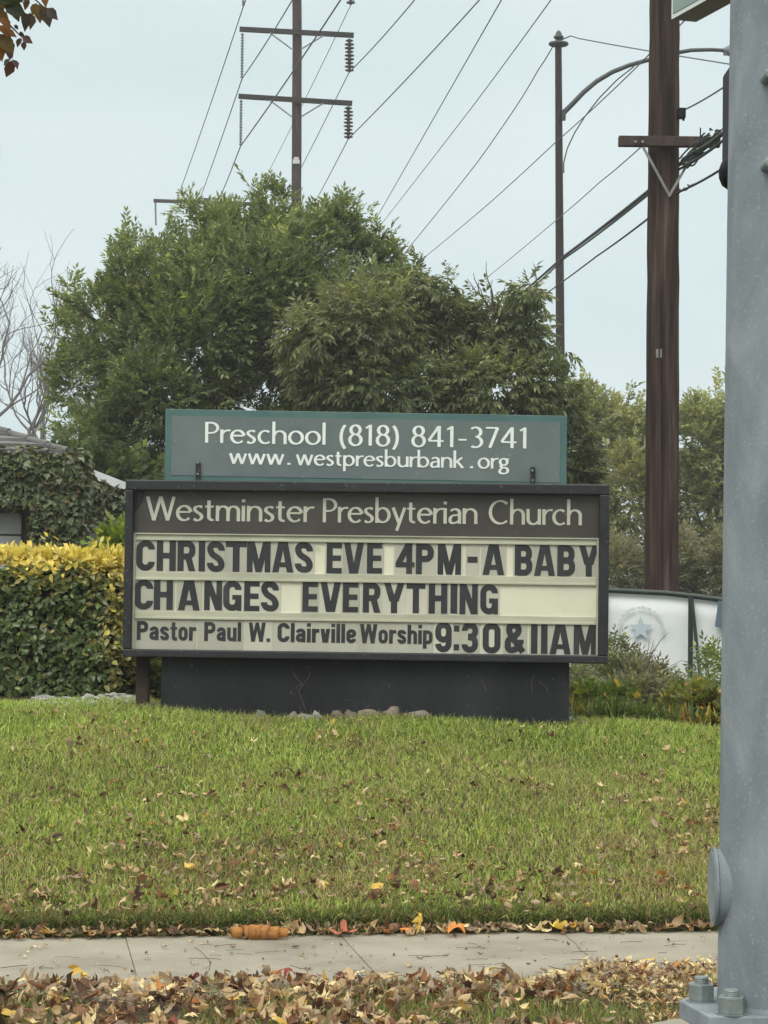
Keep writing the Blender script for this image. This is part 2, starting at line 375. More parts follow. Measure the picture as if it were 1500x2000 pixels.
OPT = {
 'P': (.56, [[(.07, 0), (.07, 1)], J([(.07, .965)], ell(.24, .72, .27, .245, 90, -90), [(.07, .475)])]),
 'r': (.36, [[(.07, 0), (.07, .65)], J([(.07, .40)], ell(.33, .34, .25, .275, 155, 72))]),
 'e': (.59, [[(.075, .365), (.53, .365)], ell(.31, .32, .25, .30, 9, 318, 24)]),
 's': (.42, [cat([(.36, .57), (.25, .615), (.11, .57), (.085, .46), (.18, .36), (.29, .28), (.345, .17), (.28, .05), (.16, .02), (.05, .08)])]),
 'c': (.53, [ell(.31, .32, .25, .30, 52, 312, 22)]),
 'h': (.60, [[(.07, 0), (.07, 1.07)], J([(.07, .38)], ell(.31, .40, .215, .215, 150, 0), [(.525, 0)])]),
 'n': (.60, [[(.07, 0), (.07, .65)], J([(.07, .38)], ell(.31, .40, .215, .215, 150, 0), [(.525, 0)])]),
 'm': (.93, [[(.07, 0), (.07, .65)], J([(.07, .40)], ell(.28, .42, .19, .195, 150, 0), [(.47, 0)]), J([(.47, .40)], ell(.67, .42, .19, .195, 150, 0), [(.86, 0)])]),
 'o': (.63, [ell(.315, .32, .255, .30, 0, 360, 30)]),
 'l': (.17, [[(.08, 0), (.08, 1.07)]]), 'i': (.17, [[(.08, 0), (.08, .65)], [(.08, .80), (.08, .92)]]),
 '(': (.32, [ell(.50, .40, .40, .72, 128, 232)]), ')': (.32, [ell(-.18, .40, .40, .72, -52, 52)]),
 '8': (.56, [ell(.28, .745, .175, .22, 0, 360, 26), ell(.28, .265, .215, .265, 0, 360, 26)]),
 '1': (.40, [[(.24, 0), (.24, 1)], [(.07, .84), (.24, .965)]]),
 '4': (.64, [[(.44, .98), (.06, .30)], [(.05, .285), (.62, .285)], [(.45, 0), (.45, 1)]]),
 '-': (.40, [[(.05, .36), (.35, .36)]]),
 '3': (.54, [ell(.24, .74, .20, .225, 140, -88), J(ell(.24, .265, .235, .255, 90, -128))]),
 '7': (.54, [[(.05, .955), (.50, .955)], [(.49, .96), (.20, 0)]]),
 'w': (.90, [[(.06, .65), (.24, 0)], [(.24, 0), (.45, .65)], [(.45, .65), (.66, 0)], [(.66, 0), (.85, .65)]]),
 'W': (1.10, [[(.05, 1), (.30, 0)], [(.30, 0), (.55, 1)], [(.55, 1), (.82, 0)], [(.82, 0), (1.05, 1)]]),
 't': (.38, [fil([(.16, .86), (.16, .06), (.34, .03)], .12), [(.02, .605), (.34, .605)]]),
 'p': (.62, [[(.07, -.33), (.07, .65)], ell(.30, .325, .25, .295, 160, -160, 22)]),
 'b': (.62, [[(.07, 0), (.07, 1.07)], ell(.30, .325, .25, .295, 160, -160, 22)]),
 'u': (.59, [J([(.07, .65)], ell(.28, .23, .205, .21, 180, 330)), [(.515, 0), (.515, .65)]]),
 'a': (.52, [J([(.09, .53)], ell(.26, .44, .18, .17, 125, 0), [(.44, 0)]), fil([(.44, .38), (.07, .33), (.07, .03), (.28, .02), (.44, .14)], .16)]),
 'k': (.54, [[(.07, 0), (.07, 1.07)], [(.07, .30), (.46, .65)], [(.20, .40), (.50, 0)]]),
 'g': (.55, [ell(.26, .42, .185, .20, 0, 360, 24), cat([(.16, .24), (.11, .15), (.18, .08), (.36, .06), (.47, -.04), (.45, -.22), (.26, -.30), (.08, -.24), (.07, -.10), (.18, .03)]), [(.36, .59), (.53, .60)]]),
 'y': (.55, [[(.05, .65), (.28, .02)], [(.51, .65), (.20, -.32)]]),
 'C': (.80, [ell(.46, .5, .39, .47, 48, 312, 28)]),
 '.': (.20, [[(.10, 0), (.10, .12)]]),
}
def pen(a, b):
    return lambda th: b + (a - b) * abs(math.cos(th - math.radians(102))) ** 1.3

def glyph_polys(ch, font):
    wd, items = font[ch]; out = []
    for it in items:
        if font is OPT: out += stroke(it, OPTPEN)
        elif it[0] == 'p': out.append(it[1])
        else: out += stroke(it[1], (lambda th: .205) if not ch.islower() else (lambda th: .185))
    return wd, out
OPTPEN = pen(.118, .066)
def text_polys(txt, font, gap):
    x = 0; out = []
    for i, ch in enumerate(txt):
        if ch == ' ': x += .35; continue
        wd, ps = glyph_polys(ch, font)
        out.append([[(p[0] + x, p[1]) for p in q] for q in ps]); x += wd + gap
    return x - gap, out
def union_mesh(polys, fmap, thick, n, m=None):
    """polygons -> one flat letter solid: fmap maps (x,y)->3D on the front plane, n = outward normal"""
    vs, fs = [], []
    for q in polys:
        tr = [q] if len(q) == 3 else [[q[0], q[1], q[2]], [q[0], q[2], q[3]]]
        for t3 in tr:
            a = sum(t3[i][0] * t3[(i + 1) % 3][1] - t3[(i + 1) % 3][0] * t3[i][1] for i in range(3))
            if abs(a) < 1e-9: continue
            if a < 0: t3 = t3[::-1]
            fs.append([len(vs), len(vs) + 1, len(vs) + 2]); vs += [Vector((float(p[0]), float(p[1]))) for p in t3]
    ov, oe, of, _, _, off = delaunay_2d_cdt(vs, [], fs, 0, 1e-6, True)
    tris = [f for f, o in zip(of, off) if len(o)]
    n = np.array(n, float); V = [fmap(p.x, p.y) for p in ov]
    m = m or MB(); k0 = len(m.v); m.add([v + n * thick for v in V], tris)
    cnt = {}
    for t in tris:
        for i in range(len(t)):
            a, b = t[i], t[(i + 1) % len(t)]; cnt[(a, b)] = 1
    k = len(V); m.v += [tuple(v) for v in V]
    for (a, b) in cnt:
        if (b, a) not in cnt: m.f.append((k0 + b, k0 + a, k0 + k + a, k0 + k + b)); m.sm.append(False)
    return m

# ------------------------------------------------------------------ church sign
YS = 11.5; G = math.radians(3.3)
SX = np.array([math.cos(G), -math.sin(G), 0]); SN = np.array([-math.sin(G), -math.cos(G), 0]); SZ = np.array([0, 0, 1.0])
SO = at(717, 1115, YS)
def sp(px, py, out=0.0):
    """local (u,v) on the sign plane moved 'out' towards the viewer"""
    d = (px - 750) / FPX * Rv - (py - 1000) / FPX * Uv + Fv
    t = np.dot(SO + SN * out - CAM, SN) / np.dot(d, SN); q = CAM + d * t - SO
    return float(np.dot(q, SX)), float(q[2])
def SW(u, v, n): return SO + SX * u + SZ * v + SN * n
def sbox(mb, u0_, u1_, v0, v1, n0, n1):   # n0 back, n1 front
    mb.hexa([SW(u0_, v0, n1), SW(u1_, v0, n1), SW(u1_, v0, n0), SW(u0_, v0, n0), SW(u0_, v1, n1), SW(u1_, v1, n1), SW(u1_, v1, n0), SW(u0_, v1, n0)])

M['frame'] = noisy('sign_frame_paint', [(.3, (.010, .011, .014)), (.6, (.020, .022, .026)), (.8, (.045, .048, .05))], 6, 8, .5, .4, speck=(60, .64, .74, (.10, .10, .10)))
M['header'] = noisy('sign_header_face', [(.3, (.040, .036, .033)), (.7, (.066, .061, .056))], 3, 6, .42, .4, speck=(35, .68, .78, (.12, .115, .105)))
M['hletter'] = noisy('header_letter_paint', [(.3, (.42, .43, .36)), (.7, (.55, .56, .48))], 8, 5, .6, .3)
M['board'] = noisy('cream_sign_face', [(.3, (.61, .605, .48)), (.7, (.73, .725, .58))], 3, 6, .45, .4, speck=(7, .68, .80, (.50, .51, .37)))
M['rail'] = noisy('letter_track', [(.3, (.34, .345, .265)), (.7, (.52, .53, .41))], 5, 7, .5, .4, stretch=(.5, .5, 3))
PANELS = [noisy('letter_panel_face_' + nm, [(.3, tuple(k * np.array((.42, .415, .345)))), (.7, tuple(k * np.array((.56, .555, .465))))], 4.5, 8, .35, .5, stretch=(1, 1, .35), speck=(30, .66, .80, (.33, .33, .27))) for nm, k in (('clear', 1.0), ('hazed', .90), ('yellowed', 1.07), ('grimy', .82))]
M['bletter'] = noisy('black_letter_ink', [(.3, (.018, .020, .023)), (.6, (.030, .033, .036)), (.8, (.06, .063, .063))], 9, 8, .5, .4)
M['plinth'] = noisy('black_plinth_paint', [(.28, (.006, .007, .009)), (.5, (.013, .015, .019)), (.68, (.024, .026, .030)), (.82, (.045, .046, .048))], 2.6, 12, .65, .3, stretch=(1, 1, .45),
                    speck=(34, .68, .78, (.10, .10, .095)), bump=.5, bscale=60)
M['teal'] = noisy('teal_border_paint', [(.3, (.050, .120, .115)), (.7, (.085, .165, .155))], 4, 6, .5, .4)
M['pgrey'] = noisy('slate_grey_panel', [(.3, (.098, .130, .132)), (.7, (.140, .172, .172))], 3, 6, .5, .4, speck=(50, .68, .76, (.25, .27, .27)))
M['white'] = noisy('white_letter_paint', [(.3, (.66, .72, .70)), (.7, (.80, .84, .82))], 10, 4, .6, .3)
M['rustpost'] = noisy('brown_post_paint', [(.3, (.020, .014, .012)), (.7, (.055, .040, .034))], 8, 6, .8, .2)

sgn = empty('church_sign', SW(0, sp(717, 1385)[1], -.15), 'black framed church letter board sign on a black plinth behind the lawn', 'sign')
uL, vT = sp(247, 938); uR, _ = sp(1190.5, 947); vB = sp(717, 1289.5)[1]; vT = sp(717, 942)[1]
fw = .050
m = MB()
sbox(m, uL, uR, vT - .052, vT, -.34, .03); sbox(m, uL, uR, vB, vB + .040, -.34, .03)
sbox(m, uL, uL + .040, vB + .040, vT - .052, -.34, .03); sbox(m, uR - fw, uR, vB + .040, vT - .052, -.34, .03)
sbox(m, uL + .040, uR - fw, vB + .040, vT - .052, -.34, -.10)
m.build('cabinet', M['frame'], sgn, bevel=.006)
# thin pale retaining strip inside the frame
vH = sp(717, 1046.5)[1]
m = MB(); sbox(m, uL + .041, uR - fw - .001, vH - .004, vH + .002, -.03, -.002)
sbox(m, uL + .041, uL + .051, vB + .041, vH - .005, -.03, -.004)
sbox(m, uR - fw - .010, uR - fw - .001, vB + .041, vH - .005, -.03, -.004)
m.build('trim_strip', M['rail'], sgn)
m = MB(); sbox(m, uL + .041, uR - fw - .001, vH + .003, vT - .053, -.06, -.018); hd = m.build('header_panel', M['header'], sgn)
def line(txts, gap, bl, capx, parent, name, mt, out, basev, thick=.0025, rot=0.0):
    """txts: [(text, px0, px1)] ; baseline/cap heights in local v"""
    v0, h = basev
    f = lambda x, y: SW(x, y + rot * x, out)
    for txt, x0, x1 in txts:
        m = MB()
        wd, ps = text_polys(txt, OPT, gap); ua = sp(x0, bl, out)[0]; ub = sp(x1, bl, out)[0]; k = (ub - ua) / wd
        for gl in ps: union_mesh([[(ua + p[0] * k, v0 + p[1] * h) for p in q] for q in gl], f, thick, SN, m)
        m.build(name, mt, parent)
OPTPEN = pen(.128, .070)
vb = sp(717, 1020.8)[1]; vc = sp(717, 974)[1]
line([('Westminster', 285, 611), ('Presbyterian', 630, 933), ('Church', 954, 1137)], .035, 1020, 0, hd, 'lettering', M['hletter'], -.0175, (vb, vc - vb))
# bent dark corner of the header film
m = MB(); m.add([SW(*sp(264, 955, -.015), -.014), SW(*sp(264, 1000, -.015), -.014), SW(*sp(272, 988, -.015), -.013), SW(*sp(279, 975, -.015), -.010), SW(*sp(283, 955, -.015), -.007)], [(0, 1, 2, 3, 4)])
m.build('peeled_film', M['frame'], hd)
m = MB(); sbox(m, uL + .041, uR - fw - .001, vB + .041, vH - .004, -.07, -.022); m.build('letter_board', M['board'], sgn)
bu0, bu1 = uL + .052, uR - fw - .011
def vrow(y): return sp(717, y)[1]
for (ya, yb) in ((1048, 1058.5), (1122, 1136.5), (1199, 1213), (1277.5, 1283.5)):
    m = MB(); va, vb_ = vrow(yb), vrow(ya)
    sbox(m, bu0, bu1, va, vb_, -.024, -.012); sbox(m, bu0, bu1, va - .004, va + .008, -.012, -.007)
    m.build('letter_track', M['rail'], sgn, bevel=.002)
ROW1 = [('C', 265, 301.5), ('H', 305, 342.6), ('R', 345.6, 381), ('I', 387, 399.6), ('S', 403.4, 438), ('T', 440, 480.7), ('M', 481.5, 527.5), ('A', 531, 572.4), ('S', 575, 610.4),
        ('E', 637, 667), ('V', 671, 709.6), ('E', 716, 745.6), ('4', 772, 809), ('P', 811.6, 847), ('M', 854, 899.8), ('-', 912.4, 932), ('A', 942, 984.5), ('B', 1004.8, 1039.6), ('A', 1042.6, 1083.7), ('B', 1088, 1123), ('Y', 1130, 1169)]
ROW2 = [('C', 262.5, 299.5), ('H', 300.8, 338), ('A', 348, 390.7), ('N', 399, 434), ('G', 436, 472), ('E', 477, 507), ('S', 510, 545), ('E', 591, 621), ('V', 626, 666), ('E', 670, 700), ('R', 709, 743.6),
        ('Y', 750, 790), ('T', 794, 831), ('H', 837.6, 874), ('I', 880, 893.6), ('N', 898, 933.3), ('G', 938, 973)]
ROW3 = [('9', 851, 883.6), (':', 887.5, 898), ('3', 903, 935), ('0', 943.6, 979), ('&', 987, 1027.6), ('1', 1038, 1051), ('1', 1057.7, 1070.5), ('A', 1074.5, 1116), ('M', 1121.5, 1166)]
WORDS = [('Pastor', 267, 383, 262, 384), ('Paul', 398.8, 471, 386.5, 476), ('W.', 485.7, 528, 478, 534), ('Clairville', 542, 696, 536, 698.5), ('Worship', 703, 845, 700.5, 846.5)]
def lpanel(x0, x1, va, vb_, polys, wd, gv0, gh, ua=None, ub=None, lift=0.0):
    pa, pb = sp(x0, 1150, -.018)[0], sp(x1, 1150, -.018)[0]
    m = MB(); sbox(m, pa, pb, va, vb_, -.0215, -.0175 + lift); pn = m.build('letter_panel', random.choice(PANELS), sgn)
    k = (ub - ua) / wd
    f = lambda x, y: SW(x, y, -.0171 + lift)
    m = MB()
    for gl in polys: union_mesh([[(ua + p[0] * k, gv0 + p[1] * gh) for p in q] for q in gl], f, .0012, SN, m)
    m.build('letter', M['bletter'], pn)
def row(items, yt, yb, ptop, pbot):
    for i, (ch, x0, x1) in enumerate(items):
        wd, ps = glyph_polys(ch, BLK); jit = random.uniform(-.5, .5)
        px0 = max(x0 - 3.2, items[i - 1][2] + .4 if i else 261.5); px1 = min(x1 + 3.2, items[i + 1][1] - .4 if i < len(items) - 1 else 1170)
        px0 = max(px0, (items[i - 1][2] + x0) / 2 + .15 if i else 0); px1 = min(px1, (items[i + 1][1] + x1) / 2 - .15 if i < len(items) - 1 else 1171)
        g0 = vrow(yb + jit); g1 = vrow(yt + jit)
        lpanel(px0, px1, vrow(pbot), vrow(ptop), [ps], wd, g0, g1 - g0, sp(x0, 1150, -.017)[0], sp(x1, 1150, -.017)[0])
row(ROW1, 1060.5, 1120.3, 1058.8, 1121.8)
row(ROW2, 1137.6, 1196.6, 1136.8, 1198.7)
row(ROW3, 1213.2, 1272.3, 1213.3, 1277.2)
for txt, x0, x1, p0, p1 in WORDS:
    wd, ps = text_polys(txt, BLK, .055); g0 = vrow(1256.5); g1 = vrow(1219)
    lpanel(p0, p1, vrow(1277.2), vrow(1213.3), ps, wd, g0, g1 - g0, sp(x0, 1240, -.017)[0], sp(x1, 1240, -.017)[0])
# supports: black plinth and brown post at the left
zg = float(H(SO[0], SO[1] + .1)) - SO[2]
m = MB(); sbox(m, sp(314, 1340, -.05)[0], sp(1112, 1340, -.05)[0], zg - .15, vB - .001, -.30, -.05); m.build('plinth', M['plinth'], sgn, bevel=.006)
m = MB(); a_, b_ = sp(265, 1340, -.09)[0], sp(289, 1340, -.09)[0]; sbox(m, a_, b_, zg - .1, vB - .001, -.16, -.09); m.build('support_post', M['rustpost'], sgn, bevel=.004)

# preschool sign bolted on top
rot = -.0085
pu0, pu1 = sp(322, 870, -.1)[0], sp(1107, 870, -.1)[0]; pv0, pv1 = sp(717, 941.5, -.1)[1], sp(717, 805.5, -.1)[1]
pv0 = vT - .004
ps_ = empty('preschool_sign', SW(0, vT + .004, -.13), 'teal bordered grey preschool phone sign standing on top of the letter board', 'sign')
def SR(u, v, n): return SW(u, v + rot * (u - .0), n)
def srbox(mb, u0_, u1_, v0, v1, n0, n1):
    mb.hexa([SR(u0_, v0, n1), SR(u1_, v0, n1), SR(u1_, v0, n0), SR(u0_, v0, n0), SR(u0_, v1, n1), SR(u1_, v1, n1), SR(u1_, v1, n0), SR(u0_, v1, n0)])
m = MB(); srbox(m, pu0, pu1, pv0, pv1, -.125, -.10); m.build('board', M['teal'], ps_, bevel=.002)
bd = .034
m = MB(); srbox(m, pu0 + bd, pu1 - bd, pv0 + .026, pv1 - bd, -.101, -.097); fc = m.build('face_panel', M['pgrey'], ps_)
OPTPEN = pen(.125, .072)
vb = sp(717, 870.4, -.1)[1]; vc = sp(717, 829.8, -.1)[1]
line([('Preschool', 400, 637), ('(818)', 661, 781), ('841-3741', 803, 1033)], .045, 870, 0, fc, 'lettering', M['white'], -.0968, (vb, vc - vb), rot=rot)
vb = sp(717, 910.8, -.1)[1]; vc = sp(717, 879.3, -.1)[1]
OPTPEN = pen(.140, .080)
line([('www', 447.5, 554.7), ('.', 560, 568.5), ('westpresburbank', 578, 905.6), ('.', 916.5, 925.5), ('org', 933, 994.5)], .05, 910, 0, fc, 'lettering', M['white'], -.0968, (vb, vc - vb), rot=rot)
for x, ya, yb in ((387, 903, 936), (1040.5, 912, 944)):
    ua = sp(x, 920, -.09)[0]; m = MB(); sbox(m, ua - .012, ua + .012, vT + .001, sp(x, ya, -.09)[1], -.095, -.083)
    sbox(m, ua - .012, ua + .012, vT + .001, vT + .010, -.083, -.05)
    br = m.build('bracket', M['frame'], ps_, bevel=.002)
    m = MB(); q = SR(ua - .002, sp(x, ya + 4, -.09)[1], -.083); m.tube([q, q + SN * .006], .006, 8); q2 = SR(ua, vT + .03, -.083); m.tube([q2, q2 + SN * .006], .006, 8)
    m.build('bolt', M['bolt'], br)

# dry vine on the plinth
m = MB()
for pts in ([(600, 1397), (590, 1368), (583, 1350), (592, 1338), (603, 1322), (606, 1312)], [(592, 1338), (580, 1325), (571, 1310)], [(950, 1352), (944, 1335), (938, 1325)],
            [(1040, 1350), (1037, 1330), (1043, 1318)], [(1052, 1332), (1065, 1340), (1070, 1352)]):
    m.tube([SW(*sp(x, y, -.047), -.045) for x, y in pts], .0022, 5)
tag(m.build('dry_vine', mat('dry_vine_stem', (.10, .085, .065), .9, .1)), 'thin dry vine stems clinging to the black plinth', 'vine')

# ------------------------------------------------------------------ galvanized signal pole (foreground right)
YP = 5.62; PC = np.array([1.003, YP]); PR = .166
pole = empty('signal_pole', (PC[0], PC[1], 0), 'thick galvanized steel pole on a bolted base plate at the right edge', 'pole')
zpl = .245
m = MB(); N_ = 64
m.tube([(PC[0], PC[1], zpl + .002), (PC[0], PC[1], 1.2), (PC[0], PC[1], 2.2), (PC[0], PC[1], 6.5)], [PR + .003, PR - .001, PR - .006, PR - .03], N_)
m.build('pole_shaft', M['galv'], pole)
m = MB(); m.prism([(.787, 5.45), (1.24, 5.45), (1.28, 5.67), (1.16, 5.86), (.86, 5.86), (.745, 5.665)], zpl - .045, zpl); m.build('base_plate', M['galv'], pole, bevel=.004)
m = MB(); m.tube([(PC[0], PC[1], zpl + .0005), (PC[0], PC[1], zpl + .012)], [PR + .007, PR + .0035], N_); m.build('weld_bead', M['galv'], pole)
m = MB(); m.prism([(PC[0] + .42 * math.cos(t), PC[1] + .42 * math.sin(t)) for t in np.linspace(0, 2 * math.pi, 40, endpoint=False)], -.2, zpl - .10)
m.build('footing', M['concrete'], pole, bevel=.02)
for ang in [221 - 51.43 * k for k in range(7)]:
    bx, by = PC[0] + .208 * math.cos(math.radians(ang)), PC[1] + .208 * math.sin(math.radians(ang)); a0 = random.uniform(0, 60) if ang not in (221,) else 12
    m = MB(); hx = [(bx + .0345 * math.cos(math.radians(a0 + 60 * k)), by + .0345 * math.sin(math.radians(a0 + 60 * k))) for k in range(6)]
    m.prism(hx, zpl + .003, zpl + .042); nut = m.build('nut', M['bolt'], pole, bevel=.002)
    m = MB(); rs = []; zs = []
    z = zpl - .12
    while z < zpl + .058: zs += [z, z + .003]; rs += [.0185, .0165]; z += .0045
    zs.append(zpl + .059); rs.append(.0165)
    m.tube([(bx, by, q) for q in zs], rs, 20, smooth=False); m.build('anchor_bolt', M['bolt'], nut)
    m = MB(); m.tube([(bx, by, zpl + .0006), (bx, by, zpl + .003)], .038, 24); m.build('washer', M['bolt'], nut)
# hand hole
hn = np.array([-.9998, .02, 0]); hz = 1.25 + (1158 - 1730) / FPX * 5.6
hc = np.array([PC[0], PC[1], hz]) + hn * (PR + .010); ht = np.array([-hn[1], hn[0], 0])
def ring(rad, k=40, sq=.92): return [(rad * sq * math.cos(t), rad * math.sin(t)) for t in np.linspace(0, 2 * math.pi, k, endpoint=False)]
def hh(mb, r1, r2, d0, d1, k=40):
    a = [hc + ht * x + np.array([0, 0, y]) + hn * d0 for x, y in ring(r1)]; b = [hc + ht * x + np.array([0, 0, y]) + hn * d1 for x, y in ring(r2)]
    mb.add(a + b, [(i, (i + 1) % k, k + (i + 1) % k, k + i) for i in range(k)], True)
    mb.add(b, [tuple(range(k))])
m = MB(); hh(m, .092, .092, -.10, .0); hm = m.build('hand_hole_rim', M['galv'], pole)
m = MB(); hh(m, .096, .096, .0015, .0085); hh(m, .086, .082, .0085, .0105); m.build('hand_hole_cover', M['galv'], hm)
m = MB(); q = hc + ht * .05 * -1 + np.array([0, 0, .045]) - hn * .02; m.tube([hc - ht * .073 + np.array([0, 0, .034]) - hn * .02, hc - ht * .080 + np.array([0, 0, .034]) - hn * .02], .008, 12); m.build('set_screw', M['rubber'], hm)
for y in (147, 320):
    q = at(1503, y, YP - PR - .004); q2 = q + np.array([0, -.016, 0]); m = MB(); m.tube([q + np.array([0, .08, 0]), q2 + np.array([0, .004, 0]), q2], [.015, .015, .010], 20); m.build('bolt_head', M['bolt'], pole)
# pedestrian signal, mostly behind the pole
A0 = at(1411, 147, 6.06); A1 = at(1411, 346, 6.06)
pg = empty('pedestrian_signal', (A0[0], A0[1], A1[2]), 'black pedestrian signal housing peeking out behind the galvanized pole', 'signal')
m = MB(); m.box((A0[0], 5.84, A1[2]), (A0[0] + .36, 6.06, A0[2])); m.build('housing', M['rubber'], pg, bevel=.008)
m = MB(); m.box((A0[0] + .006, 5.81, A0[2] - .004), (A0[0] + .36, 5.838, A0[2] + .002)); m.build('visor', M['rubber'], pg)
m = MB(); B0 = at(1402, 338, 5.9); rr_ = .042
m.tube([(B0[0] + rr_ + .001 * k, 5.9, B0[2] + dz) for k, dz in enumerate((.045, .03, .01, -.01, -.03, -.04))], [.020, .034, rr_, rr_, .035, .022], 18); m.build('cable_gland', M['rubber'], pg)
m = MB(); m.tube([(A0[0] + .2, 5.95, A1[2] - .02), (PC[0], YP + .1, A1[2] - .02)], .025, 10); m.build('mounting_arm', M['rubber'], pg)

# street name sign box above
dd = np.array([-math.sin(math.radians(17.5)), math.cos(math.radians(17.5)), 0]); nn = np.array([-dd[1], dd[0], 0])
c0 = at(1311, 39, 9.0)
sn = empty('street_sign', c0 + dd * -.7, 'pale green street name sign box with white edge at the top right', 'sign')
M['sgreen'] = noisy('pale_green_sign_face', [(.3, (.16, .24, .21)), (.7, (.20, .29, .25))], 4, 4, .35, .5)
M['swhite'] = mat('white_sign_edge', (.62, .68, .66), .4, .4)
m = MB(); m.box((0, .004, 0), (1.6, .11, .5), c0, -dd, -nn, (0, 0, 1)); m.build('sign_case', noisy('grey_sign_case', [(.3, (.10, .115, .11)), (.7, (.16, .175, .17))], 6, 4, .5, .4), sn, bevel=.004)
m = MB(); m.box((.002, .0, .002), (1.598, .0035, .498), c0, -dd, -nn, (0, 0, 1)); m.build('border', M['swhite'], sn)
m = MB(); m.box((.02, -.003, .02), (1.58, -.0005, .48), c0, -dd, -nn, (0, 0, 1)); m.build('face_panel', M['sgreen'], sn)
m = MB(); q = c0 - dd * 1.2 - nn * .06 + np.array([0, 0, .5]); m.tube([q, q + np.array([0, 0, .3]), (PC[0], PC[1], c0[2] + .9)], .03, 10); m.build('hanger_arm', M['galv'], sn)

# ------------------------------------------------------------------ poles and wires
def wooden(mb, px0, y0, px1, y1, Y, r0_, r1_, n=20, wob=0.0, k=14):
    a, b = at(px0, y0, Y), at(px1, y1, Y); pts = []; rs = []
    for i in range(k):
        t = i / (k - 1); pts.append(a + (b - a) * t + np.array([random.uniform(-1, 1), 0, 0]) * wob); rs.append((r0_ + (r1_ - r0_) * t) * (1 + random.uniform(-1, 1) * wob * .8))
    mb.tube(pts, rs, n)
def arm(mb, p, q, hz_, hy):
    p, q = np.array(p), np.array(q); d = unit(q - p); n_ = unit(np.cross(d, [0, 0, 1])); zz = np.cross(n_, d)
    L_ = np.linalg.norm(q - p); mb.box((0, -hy, -hz_), (L_, hy, hz_), p, d, n_, zz)
# near wood pole
YW = 24.0; base = at(1291, 1300, YW); base[2] = .25
wp = empty('utility_pole', base, 'thick dark brown wooden utility pole standing behind the white fence banner', 'utility pole', 'wooden utility poles')
m = MB(); wooden(m, 1290.5, 1350, 1300, -400, YW, 34.5 / ppm(YW), 28.0 / ppm(YW), 28, .0045, 34); m.build('pole_shaft', M['wood_pole'], wp)
yf = YW - .24
m = MB(); arm(m, at(1208, 276, yf), at(1406, 278, yf), .053, .05); ca = m.build('crossarm', M['far_wood'], wp, bevel=.006)
m = MB(); arm(m, at(1256, 287, yf - .06), at(1308, 383, yf + .03), .013, .006); arm(m, at(1360, 290, yf - .06), at(1307, 383, yf + .03), .013, .006); m.build('brace', M['gal_flat'], wp)
m = MB()
for x in (1241, 1255, 1362): p = at(x, 277, yf - .05); m.tube([p, p + np.array([0, -.02, 0])], .014, 8)
m.build('bolt', M['gal_flat'], ca)
m = MB(); m.tube([at(1283 + .006 * (y + 100), y, YW - .19) for y in range(-300, 1160, 60)], .009, 6); m.build('ground_wire', M['far_wood'], wp)
m = MB(); p = at(1287, 690, YW - .172); m.box((p[0] - .03, p[1] - .006, p[2] - .045), (p[0] + .03, p[1] + .004, p[2] + .045)); m.build('number_tag', M['gal_flat'], wp)
m = MB(); p = at(1333, 222, yf); m.box((p[0] - .05, p[1] - .05, p[2] - .05), (p[0] + .03, p[1] + .06, p[2] + .055)); m.tube([p + np.array([.02, 0, -.055]), p + np.array([.0, 0, -.06])], .02, 8); m.build('junction_clamp', M['rubber'], wp, bevel=.006)
m = MB(); p = at(1368, 266, yf); m.tube([p, p + np.array([0, 0, .09])], .008, 6); m.build('pin', M['rubber'], ca)
# tall far pole
def insul(mb, top, bot, rads, rod, n=10):
    pts = []; rs = []; k = len(rads)
    for i, r_ in enumerate(rads):
        t0 = (i + .15) / k; t1 = (i + .5) / k; t2 = (i + .85) / k
        for t, r2 in ((t0, rod), (t1 - .12 / k, r_), (t1 + .12 / k, r_), (t2, rod)): pts.append(np.array(top) * (1 - t) + np.array(bot) * t); rs.append(r2)
    mb.tube([top] + pts + [bot], [rod] + rs + [rod], n, smooth=False)
YA = 66.0; base = at(578, 1300, YA); base[2] = .1
tp = empty('utility_pole', base, 'tall slim wooden transmission pole with two crossarms rising above the big tree', 'utility pole', 'wooden utility poles')
m = MB(); wooden(m, 578, 1220, 580.5, -300, YA, 11.2 / ppm(YA), 8.6 / ppm(YA), 16, .01, 24); m.build('pole_shaft', M['far_wood'], tp)
ya_ = YA - .22
for (xl, yl, xr, yr) in ((468, 57, 691, 69), (466, 188, 688, 202)):
    m = MB(); arm(m, at(xl, yl, ya_), at(xr, yr, ya_), .068, .06); m.build('crossarm', M['dark_pole'], tp)
    m = MB()
    yc = (yl + yr) / 2
    for s in (-1, 1):
        a_ = at(579 + s * 52, yc + 4 + s * 3, ya_ - .07); b_ = at(579 + s * 9, yc + 33, ya_ + .04); m.tube([a_, b_], .022, 6)
    m.build('brace', M['gal_flat'], tp)
for (x, y0_, y1_, kind) in ((473.5, 65, 153, 0), (471, 195, 285, 0), (476, -70, 12, 0), (682.5, 76, 141, 1), (680.5, 208, 271, 1), (685, -60, 9, 1)):
    m = MB(); a_, b_ = at(x, y0_, ya_), at(x - (1 if not kind else 0), y1_, ya_)
    if kind: insul(m, a_, b_, [.11, .14, .14, .12, .14, .14, .12, .14, .13], .045, 12); mt = M['ceramic']
    else: insul(m, a_, b_, [.050] * 16, .022, 8); mt = M['polymer']
    m.build('insulator', mt, tp)
m = MB(); a_ = at(578.5, 313, YA - .16); m.box((a_[0] - .10, a_[1] - .02, a_[2] - .20 + .1), (a_[0] + .10, a_[1], a_[2] + .02)); m.box((a_[0] - .07, a_[1] - .02, a_[2] + .025), (a_[0] + .07, a_[1], a_[2] + .09)); m.build('pole_tag', M['paletag'], tp)
